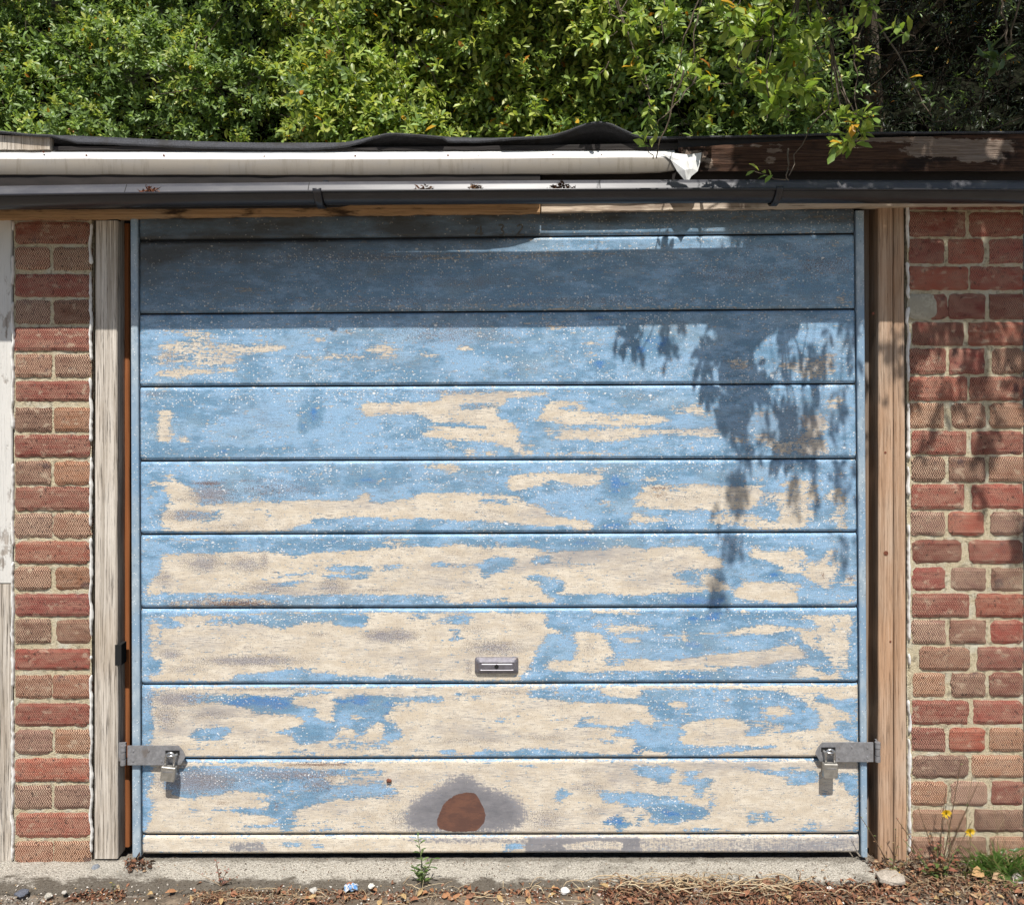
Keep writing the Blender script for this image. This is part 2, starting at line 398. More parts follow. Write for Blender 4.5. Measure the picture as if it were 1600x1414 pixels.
def m_felt():
    t = NT('mineral_roof_felt'); n = t.noise(520, (1,1,1), 3, .8); b = t.noise(18, (1,1,1), 4)
    col = t.mix(t.step(n, .42, .6), (.010,.010,.012), (.085,.088,.10)); col = t.mix(t.step(b, .5, .7), col, (.03,.028,.028))
    return t.done(col, .7, t.bump(n, .9, .002), 0, .4)

def m_plastic(name, c, rough, dust=.3, drip=0):
    t = NT(name); n = t.noise(30, (.3,1,1), 5, .6); f = t.noise(300, (1,1,1), 3, .7)
    col = t.mix(t.math('MULTIPLY', t.step(n, .4, .7), dust), c, (.22,.21,.20))
    col = t.mix(t.math('MULTIPLY', t.step(f, .62, .7), dust*.6), col, (.35,.33,.3))
    if drip:
        dr = t.noise(70, (1,1,.12), 6, .7); col = t.mix(t.math('MULTIPLY', t.step(dr, .50, .68), drip), col, (.17,.145,.11))
        sp = t.noise(120, (1,1,1), 4, .75); col = t.mix(t.math('MULTIPLY', t.step(sp, .66, .70), drip), col, (.10,.08,.06))
    return t.done(col, rough, t.bump(n, .08, .002), 0, .5)

def m_metal(name, c=(.42,.42,.43), rough=.42, metal=.75):
    t = NT(name); n = t.noise(90, (1,1,1), 5, .65); f = t.noise(500, (.2,1,1), 3, .6); b = t.noise(22, (1,1,1), 4)
    col = t.mix(t.step(n, .35, .7), tuple(x*.72 for x in c), c)
    col = t.mix(t.math('MULTIPLY', t.step(b, .6, .72), .55), col, (.16,.12,.09))
    col = t.mix(t.math('MULTIPLY', t.step(f, .62, .7), .4), col, (.6,.6,.58))
    return t.done(col, t.math('ADD', rough-.08, t.math('MULTIPLY', n, .25)), t.bump(n, .2, .0008), metal, .5)

M = {}
M['door'] = m_door(); M['rail'] = m_rail(); M['brick'] = m_brick(); M['mortar'] = m_mortar(); M['concrete'] = m_concrete()
M['tarmac'] = m_tarmac(); M['felt'] = m_felt()
M['leaf'] = m_leaf('hedge_leaf', .38); M['leaf2'] = m_leaf('spray_leaf', .38, .38)
M['bark'] = m_wood('twig_bark', (.10,.075,.05), (.17,.14,.11), (.02,.015,.01), .5)
M['dark_backing'] = m_plain('hedge_shade_backing', (.012,.013,.008), 1.0, .6, 30, .6, spec=.02)  # near-black, deep hedge shade put into the colour
M['darktwig'] = m_plain('shaded_twig_bark', (.035,.028,.022), .9, .4, 60, .4, spec=.1)  # bark colour darkened for the shade over the right shrub
M['oldwood'] = m_wood('silvered_softwood', (.38,.31,.235), (.58,.53,.465), (.06,.045,.035), .85, 1.5)
M['postpaint'] = m_wood('peeling_painted_wood', (.33,.28,.23), (.44,.41,.38), (.06,.05,.04), .8, paint=(.60,.585,.55), paintcov=.30)
M['pine'] = m_wood('weathered_pine', (.44,.27,.165), (.47,.36,.27), (.08,.042,.025), .6, 1.1)
M['pineface'] = m_wood('grey_pine_side', (.30,.21,.15), (.33,.29,.25), (.07,.045,.03), .7, .7)
M['orange'] = m_wood('orange_timber_strip', (.30,.105,.035), (.26,.11,.05), (.10,.03,.01), .3, .6)
M['lintel'] = m_wood('stained_lintel', (.50,.30,.15), (.42,.31,.20), (.03,.017,.01), .4, .8, axis='x', stain=.92)
M['lintel_sunlit'] = m_wood('sunlit_flaking_lintel', (.62,.50,.38), (.60,.52,.43), (.10,.05,.03), .6, .8, axis='x', stain=.5)  # paler copy of the lintel wood, sunlight put into its colour
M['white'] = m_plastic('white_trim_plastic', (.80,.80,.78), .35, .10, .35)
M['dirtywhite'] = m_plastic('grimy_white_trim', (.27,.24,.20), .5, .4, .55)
M['black'] = m_plastic('black_gutter_plastic', (.016,.015,.018), .30, .05)
M['gutterin'] = m_plastic('dusty_gutter_inside', (.055,.055,.063), .36, .22)
M['blackboard'] = m_plain('gap_shade_and_joint_black', (.012,.012,.014), .7, .5, 30, .3)  # black stands for the shade in gaps; also used for gutter joints
M['caulk'] = m_plain('white_sealant', (.74,.73,.70), .6, .14, 70, .4)
M['steel'] = m_metal('galvanised_steel', (.36,.36,.375), .48, .55)
M['lockbody'] = m_metal('padlock_case', (.44,.42,.38), .38, .7)
M['chrome'] = m_metal('shackle_steel', (.55,.55,.55), .22, .9)
M['zinc'] = m_metal('handle_zinc', (.20,.19,.215), .40, .5)
M['hole'] = m_plain('keyhole_black', (.004,.004,.004), .9, .1)
M['tintm'] = m_tint('dry_plant_matter'); M['wrap'] = m_tint('crumpled_wrapper', .35, .5)
M['soil'] = m_plain('dark_soil', (.15,.115,.082), .95, .55, 130, .9)
M['rustm'] = m_plain('rusty_bolt', (.16,.05,.025), .9, .4, 200, .5)
M['chalk'] = m_plain('faded_number_paint', (.10,.098,.09), .9, .4, 260, .2)
M['render'] = m_plain('cement_patch', (.36,.33,.26), .95, .22, 120, .7)
# ------------------------------------------------------------------ the paint on the door, as worn patches in door coordinates
X0, Y0F, X1, Y1F, CELL = 210, 318, 1356, 1342, 2.0
NX, NY = int((X1-X0)/CELL)+1, int((Y1F-Y0F)/CELL)+1
gx = X0 + np.arange(NX)*CELL; gy = Y0F + np.arange(NY)*CELL

def poly_mask(pts):
    p = np.array(pts, float); x0, y0 = p.min(0); x1, y1 = p.max(0)
    i0 = max(0, int((x0-X0)/CELL)-1); i1 = min(NX, int((x1-X0)/CELL)+2); j0 = max(0, int((y0-Y0F)/CELL)-1); j1 = min(NY, int((y1-Y0F)/CELL)+2)
    if i1 <= i0 or j1 <= j0: return None
    out = np.zeros((j1-j0, i1-i0))
    for sx, sy in ((-.5,-.5),(.5,-.5),(-.5,.5),(.5,.5)):
        xx, yy = np.meshgrid(gx[i0:i1]+sx, gy[j0:j1]+sy); ins = np.zeros(xx.shape, bool)
        n = len(p)
        for k in range(n):
            xa, ya = p[k]; xb, yb = p[(k+1) % n]
            if ya == yb: continue
            c = ((ya > yy) != (yb > yy)) & (xx < (xb-xa)*(yy-ya)/(yb-ya)+xa); ins ^= c
        out += ins*.25
    return (slice(j0, j1), slice(i0, i1)), out

def parse(ox, oy, s):
    return [(ox+float(q.split(',')[0])/4, oy+float(q.split(',')[1])/4) for q in s.split()]

F = {k: np.zeros((NY, NX)) for k in ('cream','grey','rust','viv','fleck','dirt','disc','stain')}
def put(field, ox, oy, s, v=1.0):
    r = poly_mask(parse(ox, oy, s))
    if r is None: return
    sl, m = r; F[field][sl] = F[field][sl]*(1-m) + v*m
def blob(field, ox, oy, cx, cy, rx, ry, v):
    cx, cy, rx, ry = ox+cx/4, oy+cy/4, rx/4, ry/4
    q = ((gx[None,:]-cx)/rx)**2 + ((gy[:,None]-cy)/ry)**2
    F[field] = np.maximum(F[field], v*np.exp(-q*1.1))

C = lambda ox, oy, *ss, v=1.0: [put('cream', ox, oy, s, v) for s in ss]
B = lambda ox, oy, *ss, v=0.0: [put('cream', ox, oy, s, v) for s in ss]

o = 485
C(210,o,"140,200 300,190 420,200 560,205 700,218 900,222 990,238 880,258 700,272 620,280 700,300 620,330 540,345 300,350 135,345 150,280", v=.66)
B(210,o,"180,270 290,260 380,270 380,340 300,345 190,330", v=.42); B(210,o,"300,195 360,200 350,240 300,240", v=.4)
C(210,o,"140,380 300,362 500,368 640,360 640,385 500,395 380,400 270,425 135,412", v=.85)
C(210,o,"750,222 900,222 990,238 880,255 750,262","1430,240 1600,210 1600,275 1440,260", v=.8)
C(210,o,"180,120 360,115 500,135 480,190 340,195 300,150","750,180 900,185 890,197 750,197","1110,165 1200,170 1180,200 1120,195","1220,130 1350,120 1350,155 1220,150","1020,280 1300,275 1600,285 1600,300 1300,310 1040,305", v=.52)
C(600,o,"0,230 60,235 130,245 60,262 0,260","0,275 100,280 90,300 0,300","210,270 350,268 330,292 220,294","450,240 500,215 570,245 500,262", v=.8)
C(600,o,"1000,98 1150,93 1100,122 1010,125","1250,190 1400,200 1390,215 1250,215","1240,268 1350,268 1300,292 1240,292","780,193 860,193 860,210 790,208","820,75 1050,70 1050,85 820,90", v=.62)
C(950,o,"1060,340 1180,320 1230,330 1220,400 1060,350","1340,270 1430,260 1430,400 1360,430 1330,330","720,300 900,320 880,370 780,360","1210,290 1360,310 1330,430 1210,420", v=.62)
o = 600
C(210,o,"150,205 175,160 235,170 245,210 220,220 230,360 155,368","265,352 300,330 360,345 340,362 270,364","1400,130 1450,115 1540,120 1560,90 1600,105 1600,185 1500,190 1480,215 1420,180")
C(600,o,"0,130 120,112 340,110 350,50 700,45 1000,50 1050,65 760,95 780,120 720,135 700,190 720,220 800,240 850,290 840,350 860,400 840,450 800,450 810,395 740,395 680,360 600,360 480,350 330,340 220,310 300,290 330,260 260,200 180,185 60,190 0,165", v=.95)
B(600,o,"460,125 600,125 710,118 700,152 560,162 470,147", v=.25); B(600,o,"310,243 500,248 670,266 660,282 480,272 320,266","0,60 200,52 350,60 340,102 200,106 0,120"); B(600,o,"340,203 450,206 440,216 340,214", v=.3)
B(600,o,"350,40 700,50 690,62 360,68", v=.4)
C(600,o,"640,420 700,420 690,452 640,452","500,410 570,400 570,452 500,452","380,370 470,380 450,402 380,392","860,418 930,418 920,452 870,452","870,376 960,376 960,397 880,393", v=.8)
C(600,o,"960,230 990,160 1020,115 1180,105 1260,125 1250,175 1420,185 1600,190 1600,250 1440,265 1280,250 1100,265 1060,235","1000,278 1050,278 1070,322 1020,312","1100,285 1600,275 1600,340 1400,360 1250,350 1030,345 1100,320", v=.93)
B(600,o,"1090,138 1200,128 1245,182 1100,162", v=.35); C(600,o,"960,428 1500,423 1480,442 980,447", v=.58)
C(950,o,"0,190 220,190 330,200 400,230 260,255 120,258 0,250","0,280 250,285 500,280 680,275 690,330 480,320 330,315 100,345 0,350","450,130 580,125 600,175 650,185 620,205 480,175", v=.82)
C(950,o,"880,180 1020,165 1060,190 900,210","380,140 450,150 460,190 380,175", v=.55)
C(950,o,"900,320 1000,310 1060,370 1160,360 1150,440 1060,440 1020,390 920,350","1200,200 1350,190 1390,260 1330,330 1300,440 1180,440 1170,350 1230,290","1300,370 1370,350 1380,440 1310,445","760,330 880,340 870,370 780,365", v=.75)
C(950,o,"1370,90 1470,60 1480,110 1410,180 1370,180", v=.6)
o = 715
C(210,o,"160,150 260,145 370,190 420,240 380,310 300,330 200,320 150,285 215,300 220,250 190,210", v=.9)
C(210,o,"180,330 400,300 700,280 880,280 930,270 1100,270 1380,270 1420,235 1450,212 1475,240 1480,280 1600,285 1600,375 1450,370 1280,380 1110,385 1110,415 1040,420 960,460 600,470 180,460 170,400")
B(210,o,"828,338 862,338 852,392 833,392", v=.4); B(210,o,"250,330 560,330 540,400 260,395", v=.42); B(210,o,"420,240 760,235 840,270 600,285 400,300", v=.2)
C(210,o,"920,53 947,53 947,112 923,107","90,150 130,120 150,170 100,190","80,250 120,215 150,210 105,260 103,330 80,300","198,103 272,108 267,147 198,142","1518,150 1550,118 1572,140 1530,192", v=.66)
C(600,o,"0,285 130,262 200,255 210,222 400,220 640,225 750,235 860,250 880,285 960,300 1010,320 1030,365 1180,380 1300,405 1320,430 1280,455 1210,450 1140,425 1020,430 840,415 720,400 560,395 420,390 330,385 200,380 100,385 0,390","770,150 800,105 1000,95 1180,98 1365,105 1360,160 1300,182 1200,175 1080,145 1050,130 1020,165 900,190 830,210 780,200")
B(600,o,"600,256 780,260 780,297 740,292 640,270 630,297 613,292","820,260 857,260 847,282 823,280","890,116 1000,116 1000,126 890,126", v=.1)
C(600,o,"230,43 480,38 480,70 440,102 400,102 360,80 250,60","1300,73 1400,63 1380,92 1310,97","800,63 842,63 842,82 805,82","640,406 682,406 670,422", v=.82)
C(600,o,"1330,273 1440,270 1440,292 1340,290", v=.55)
C(950,o,"150,305 180,225 230,215 210,180 340,170 600,165 760,180 960,170 960,240 900,330 820,320 680,330 560,325 500,345 400,330 300,320", v=.93)
B(950,o,"380,192 500,188 480,203 390,207", v=.3)
C(950,o,"145,343 190,343 230,368 400,372 300,402 230,412 138,412","225,118 322,123 302,137 250,152", v=.85)
C(950,o,"610,380 690,345 800,350 860,360 880,350 960,370 1060,410 1080,340 1040,265 1000,270 980,300 960,290 1000,240 1060,220 1130,210 1060,170 1180,135 1320,170 1300,230 1330,290 1300,330 1240,440 1100,450 880,455 850,420 660,410", v=.80)
C(950,o,"1340,250 1420,200 1440,180 1500,260 1480,380 1500,450 1440,450 1420,400 1370,410 1400,350 1430,290", v=.75)
B(950,o,"1330,300 1400,270 1390,330 1340,420 1280,450 1300,380","1260,268 1312,278 1312,352 1270,332")
C(950,o,"920,128 1000,123 1000,142 930,152","1410,98 1462,88 1452,132","960,240 1010,210 1050,215 1000,250", v=.6)
o = 830
C(210,o,"170,150 350,140 600,130 800,125 960,140 1000,165 1090,135 1300,120 1460,122 1500,95 1600,120 1600,395 1300,395 1000,400 600,385 400,390 280,390 130,395 70,410 70,380 100,310 160,270", v=.96)
B(210,o,"1200,223 1300,213 1500,218 1490,247 1350,257 1200,247","1180,273 1350,268 1480,273 1430,307 1380,307 1350,292 1190,292","848,328 1000,313 1082,298 1072,317 960,347 858,342")
B(210,o,"828,302 950,266 1140,248 1140,260 960,288","1108,218 1147,218 1142,240 1118,240","1560,213 1600,203 1600,242 1560,252", v=.12)
C(210,o,"500,410 820,420 900,470 200,475 230,440", v=.55); C(210,o,"60,45 500,45 500,60 60,62", v=.5)
C(600,o,"0,110 100,100 240,95 300,100 420,85 520,85 640,105 800,105 880,95 960,105 1040,130 1100,125 1400,115 1440,95 1600,100 1600,390 1300,392 1090,395 1060,440 1020,450 950,440 800,440 560,450 380,445 385,400 100,400 0,385","700,73 742,73 752,102 728,102")
C(600,o,"0,50 120,50 120,100 0,110", v=.5)
B(600,o,"590,210 620,185 700,160 820,170 830,205 780,210 760,255 700,260 660,270 650,300 620,285","298,200 350,183 392,205 382,224 303,224","930,170 980,160 1050,140 1050,185 1000,202 930,207","900,275 970,265 1010,285 1100,290 1140,325 1120,375 1060,385 1100,400 1040,430 1020,395 985,370 970,330 940,310 900,305","0,210 60,220 70,208 137,198 132,217 60,232 0,252")
B(600,o,"390,206 600,198 600,214 430,222 390,220","1050,192 1330,203 1320,214 1060,205","1268,193 1333,193 1333,214 1273,214","1263,283 1312,283 1275,318","158,153 182,153 176,177","1130,167 1192,162 1192,177 1130,180", v=.2)
B(600,o,"580,428 790,408 780,432 590,442","840,160 860,160 860,190 840,190", v=.42)
C(950,o,"0,110 120,95 200,110 350,100 580,95 610,150 720,170 710,230 560,240 500,245 450,255 390,260 400,285 470,290 480,340 600,345 600,370 400,385 200,395 0,390")
B(950,o,"388,253 450,258 500,238 600,238 570,290 580,342 473,342 468,287 398,282", v=.25)
C(950,o,"590,280 640,260 680,310 760,340 770,360 640,380 600,350","780,370 880,315 1200,325 1180,400 1190,450 1000,440 880,430 790,410","838,290 850,258 862,300 862,332 838,332")
C(950,o,"890,165 905,80 930,85 960,130 1010,135 1020,110 1090,130 1140,100 1180,120 1200,90 1230,140 1260,190 1290,200 1330,200 1330,160 1360,140 1380,110 1420,110 1400,170 1470,190 1440,250 1400,330 1380,370 1330,340 1290,320 1240,290 1210,265 1070,260 1080,215 1000,180 940,175", v=.93)
B(950,o,"1198,158 1232,198 1253,242 1218,252 1208,200","1378,188 1422,173 1417,222 1383,217","1248,150 1352,113 1362,150 1300,192 1248,182","1130,180 1165,190 1155,215")
C(950,o,"1440,340 1500,280 1545,260 1545,330 1500,350","1450,428 1542,418 1542,447 1458,452","320,48 450,45 440,70 340,65", v=.7)
o = 946
C(210,o,"105,70 530,60 700,50 1460,45 1600,45 1600,450 1300,440 1190,420 950,420 640,430 600,470 95,475 100,430 160,440 165,340 100,320 95,200")
B(210,o,"118,68 220,73 300,118 335,132 180,142 172,152 160,252 150,274 138,240 163,130 123,90","680,58 1200,56 1465,58 1452,132 1300,132 1200,102 1080,107 950,137 870,140 830,132 780,117 700,107","628,442 800,423 960,393 1190,393 1060,412 1180,423 1320,448 1600,448 1600,480 600,480")
B(210,o,"408,88 560,78 600,122 440,117","540,58 680,53 680,112 540,127 460,120", v=.3); B(210,o,"330,118 420,116 420,132 340,134", v=.35)
C(600,o,"0,45 1010,45 1020,80 1005,130 1100,160 1100,170 1010,175 1000,240 960,260 940,330 900,400 860,440 840,470 300,465 180,450 100,440 0,430")
B(600,o,"138,63 282,53 282,82 160,87","338,68 562,63 552,87 460,92 562,98 542,117 380,112 258,107 350,95", v=.22)
B(600,o,"398,143 430,148 467,143 472,180 492,212 428,227 413,210 450,190","588,183 617,183 612,197 592,197","0,430 60,430 130,450 130,480 0,480")
C(600,o,"1200,160 1380,180 1400,240 1440,290 1420,340 1390,350 1370,380 1500,370 1600,370 1600,410 1240,415 1100,410 1020,405 1020,350 1180,345 1200,300 1210,240 1190,190")
B(600,o,"1370,330 1390,318 1407,347 1380,352","1388,370 1512,348 1502,372 1420,382")
C(600,o,"1400,120 1600,120 1600,155 1480,175 1400,150","1298,113 1372,118 1352,142 1308,137","1440,208 1600,203 1600,237 1500,232","1290,26 1600,26 1600,50 1300,52", v=.8)
C(950,o,"0,125 140,125 330,145 240,155 100,165 60,190 0,170","50,208 130,203 222,215 100,234","330,195 370,175 450,185 460,155 490,170 500,235 470,220 440,190 360,205", v=.85)
C(950,o,"0,345 60,345 190,335 400,345 500,330 650,310 850,285 1000,280 1090,250 1190,250 1240,330 1150,340 1060,345 1010,370 900,380 700,385 620,370 530,360 700,395 690,410 500,402 300,410 0,412")
B(950,o,"0,358 122,348 82,377 0,382")
C(950,o,"500,183 600,168 750,165 900,130 1000,120 1180,140 1260,155 1330,140 1300,110 1280,80 1160,75 1170,65 1400,60 1530,55 1530,110 1500,190 1510,240 1490,430 1470,430 1460,340 1440,300 1450,470 1340,470 1300,440 1140,460 1160,430 1180,380 1240,360 1300,400 1400,440 1410,400 1390,330 1340,280 1280,270 1220,220 1200,190 1180,150 1080,165 1050,180 850,182 700,183", v=.95)
B(950,o,"1390,130 1422,118 1417,167 1393,162","1298,188 1332,188 1332,232 1308,232", v=.1); C(950,o,"800,28 882,26 872,52 820,52", v=.8)
B(950,o,"560,170 760,168 740,178 570,182", v=.45)
o = 1064
C(950,o,"0,30 1580,30 1580,475 0,475")
C(210,o,"110,40 1600,40 1600,470 100,470 120,250 110,150")
B(210,o,"120,73 162,73 152,102 120,102"); B(210,o,"300,70 560,75 560,140 340,140 280,110", v=.42)
B(210,o,"560,85 980,95 985,150 1060,160 1140,170 1160,190 1110,215 1180,250 1260,260 1300,300 1270,320 1250,370 1180,370 1100,395 1020,395 985,360 1000,340 900,330 900,315 1000,285 1060,270 1070,245 1000,215 980,205 760,200 700,165 580,150 500,110","980,70 1220,58 1220,82 1060,87 1040,102 990,97","1245,105 1380,90 1600,90 1600,260 1540,250 1480,280 1440,340 1390,340 1370,300 1280,285 1260,250 1240,200","380,298 540,288 610,288 622,312 560,342 540,367 380,367 348,345")
C(210,o,"1358,218 1402,208 1424,242 1368,237","1480,280 1560,255 1600,280 1600,350 1500,350 1440,330")
B(210,o,"528,393 602,393 592,410 540,407","378,398 442,398 422,417 383,412", v=.2); B(210,o,"1200,400 1350,370 1600,360 1600,430 1300,430 1230,420","820,438 1000,428 1200,428 1190,447 900,452","1260,343 1400,348 1390,372 1280,372", v=.42)
C(600,o,"0,35 1600,30 1600,470 0,470")
B(600,o,"0,95 90,95 200,98 382,98 382,127 200,127 90,127 60,160 40,190 0,220","0,240 60,255 110,310 120,345 60,370 0,400","905,55 1020,45 1180,38 1340,45 1380,90 1450,100 1600,118 1600,144 1450,137 1300,132 1120,127 1060,112 900,107","1215,223 1342,218 1342,234 1240,237 1240,255 1310,260 1400,283 1500,283 1560,250 1600,240 1600,370 1550,350 1430,345 1430,325 1500,315 1420,297 1300,287 1180,287 1215,265","328,433 442,423 442,457 360,457","560,450 620,428 700,438 780,438 960,418 1100,428 1200,443 1300,453 1600,458 1600,480 560,480","1548,430 1570,400 1600,390 1600,457")
B(600,o,"428,83 450,73 562,88 580,78 622,102 600,107 580,102 560,122 540,97 460,97 440,122","690,247 720,233 757,228 762,252 700,260","1338,370 1370,358 1462,373 1472,387 1380,382", v=.15)
B(600,o,"200,428 292,428 282,442 200,440","0,423 72,428 62,442 0,440", v=.35); C(600,o,"1040,55 1080,60 1080,100 1040,90", v=.5); B(600,o,"60,135 180,135 190,200 70,190", v=.62)
B(950,o,"200,50 370,45 700,50 1110,60 1140,95 1200,100 1240,140 1310,180 1330,230 1310,300 1180,310 1050,335 1100,290 1060,260 1000,220 860,250 840,245 760,230 600,240 430,280 500,320 440,350 470,390 600,410 800,405 1060,400 1060,415 900,430 700,450 680,475 360,475 370,450 220,430 160,445 180,400 170,360 60,345 30,330 120,320 60,290 180,255 280,290 300,250 240,160 200,140 0,125 0,105 200,110 200,70 210,60")
B(950,o,"820,240 1000,220 1060,250 1050,330 970,335 900,300 860,270", v=.3)
C(950,o,"378,123 502,128 492,162 440,174 398,167","968,170 1100,148 1162,190 1142,207 1060,227 978,202"); C(950,o,"458,198 502,198 542,222 468,220","338,253 382,253 382,282 343,282","715,108 802,98 762,132 718,142","880,108 962,98 942,122 900,127","518,418 552,418 552,447", v=.7)
C(950,o,"900,270 990,250 1060,290 1040,335 960,330", v=.62)
B(950,o,"850,330 890,290 940,280 972,332 900,347","1290,80 1340,60 1360,100 1450,120 1540,100 1560,110 1560,470 1520,470 1520,300 1510,200 1450,185 1400,140 1300,135","1380,330 1420,260 1470,240 1510,270 1520,370 1480,370 1440,310"); B(950,o,"1200,340 1230,330 1222,422 1198,412", v=.4)
C(950,o,"1140,70 1280,60 1280,100 1240,120 1160,95", v=.8)
o = 1180
C(950,o,"0,35 1580,30 1580,495 0,495")
C(210,o,"110,45 1600,40 1600,490 60,495 100,400 120,300 80,250 120,150")
B(210,o,"300,70 500,65 850,70 1000,80 1200,90 1600,90 1600,105 1400,120 1180,130 1240,190 1440,185 1560,160 1600,170 1600,250 1440,265 1300,280 1200,290 1100,320 1000,350 1010,400 990,470 920,480 900,440 840,455 700,460 600,450 830,430 900,400 800,375 700,370 600,350 480,350 480,335 620,330 830,330 850,290 700,270 860,265 850,240 700,225 450,250 380,265 320,270 240,240 180,200 190,120", v=.12)
B(210,o,"338,338 432,336 432,352 348,352","1078,458 1252,448 1252,472 1098,477","1008,435 1242,403 1202,422 1018,447","1413,450 1440,433 1447,472 1423,472", v=.3); B(210,o,"400,398 502,393 482,417", v=.45); C(210,o,"1300,120 1600,108 1600,150 1420,185 1260,190", v=.62)
C(600,o,"0,35 1600,30 1600,495 0,495")
B(600,o,"0,190 60,200 95,235 80,252 0,252","780,53 860,60 962,58 942,72 830,70","1080,213 1120,193 1182,245 1120,262 1100,312 1068,290","1340,235 1400,218 1500,233 1600,228 1600,312 1520,332 1480,290 1400,297 1368,272","1340,442 1400,400 1480,358 1502,400 1600,447 1540,442 1470,482 1450,442", v=.06)
B(950,o,"115,63 330,58 432,78 422,107 390,112 380,177 300,187 290,142 180,132 173,90","440,108 570,88 577,112 520,132 540,150 662,133 657,162 620,192 602,215 592,262 558,277 528,230 540,190 458,182 458,150 500,140","0,245 60,226 250,238 430,263 500,298 600,328 642,360 580,402 500,402 440,432 340,427 250,422 270,365 200,320 130,330 80,290 0,300","178,422 188,358 217,363 212,427","0,390 80,358 102,410 60,422 60,482 48,482 48,422 0,412","840,68 900,73 960,93 1050,93 1110,78 1192,70 1182,87 1110,122 1240,93 1312,88 1312,172 1180,192 1118,187 1128,150 1060,127 980,112 900,100","1398,140 1420,118 1570,108 1570,500 1550,490 1540,260 1500,240 1480,180 1440,160", v=.05)
B(950,o,"470,463 560,453 692,463 682,487 490,487","730,458 782,458 777,487","1318,262 1350,228 1392,233 1360,272","858,362 930,338 942,402 900,447 858,442 880,402","948,348 1032,343 1012,385 1092,407 1000,422 958,395","1160,467 1240,430 1260,398 1332,427 1280,452 1342,482 1200,482","1468,472 1520,438 1552,492","630,238 668,238 672,322 638,312", v=.3)
# bottom strip and its scuffs
C(210,o,"40,505 1600,505 1600,625 40,625"); C(600,o,"0,505 1600,505 1600,625 0,625"); C(950,o,"0,505 1600,505 1600,625 0,625")
B(210,o,"900,543 1062,538 1042,572 960,572","1108,553 1192,563 1182,577 1118,577","320,588 422,588 402,610"); B(600,o,"728,592 800,543 862,543 882,572 760,602")
put('stain',210,o,"590,550 800,535 840,602 600,602",.62); put('stain',600,o,"80,520 500,515 900,520 900,540 500,545 200,540",.55)
put('stain',600,o,"880,520 1600,520 1600,615 860,615",.82); put('stain',600,o,"1100,560 1300,530 1500,540 1480,590 1330,590 1150,590",.42)
put('stain',950,o,"200,520 1560,520 1560,615 200,615",.44)
put('stain',600,o,"130,470 130,330 170,290 230,250 330,200 420,150 460,110 540,105 580,140 600,190 700,215 800,240 870,290 900,350 880,440 820,450 810,475",1.0)
put('disc',600,o,"330,430 335,390 370,310 410,270 450,245 500,234 560,232 585,255 600,285 625,330 635,370 625,420 600,450 580,470 500,476 420,475 350,460")
# thin paint left on the outer ends of the slats
for sy0, sy1 in ((491,604),(605,719),(720,834),(836,950),(951,1068),(1070,1185),(1187,1304)):
    pass

def blur(a, sy, sx):
    def k(s):
        r = int(3*s)+1; x = np.arange(-r, r+1); g = np.exp(-x*x/(2*s*s)); return g/g.sum(), r
    g, r = k(sy); p = np.pad(a, ((r,r),(0,0)), 'edge'); a = sum(g[i]*p[i:i+a.shape[0]] for i in range(2*r+1))
    g, r = k(sx); p = np.pad(a, ((0,0),(r,r)), 'edge'); return sum(g[i]*p[:, i:i+a.shape[1]] for i in range(2*r+1))
F['cream'] = blur(F['cream'], .95, 2.3); F['stain'] = blur(F['stain'], 5, 7); F['disc'] = blur(F['disc'], .7, .7)
put('stain',600,o,"880,512 1600,512 1600,620 880,620",.78); put('stain',600,o,"1100,560 1300,530 1500,540 1480,590 1330,590 1150,590",.40); put('stain',950,o,"200,512 1600,512 1600,620 200,620",.47); put('stain',950,o,"880,560 1300,545 1400,590 900,600",.56); put('stain',210,o,"590,550 800,535 840,602 600,602",.62); put('stain',600,o,"80,520 500,515 900,520 900,545 500,552 200,545",.55)

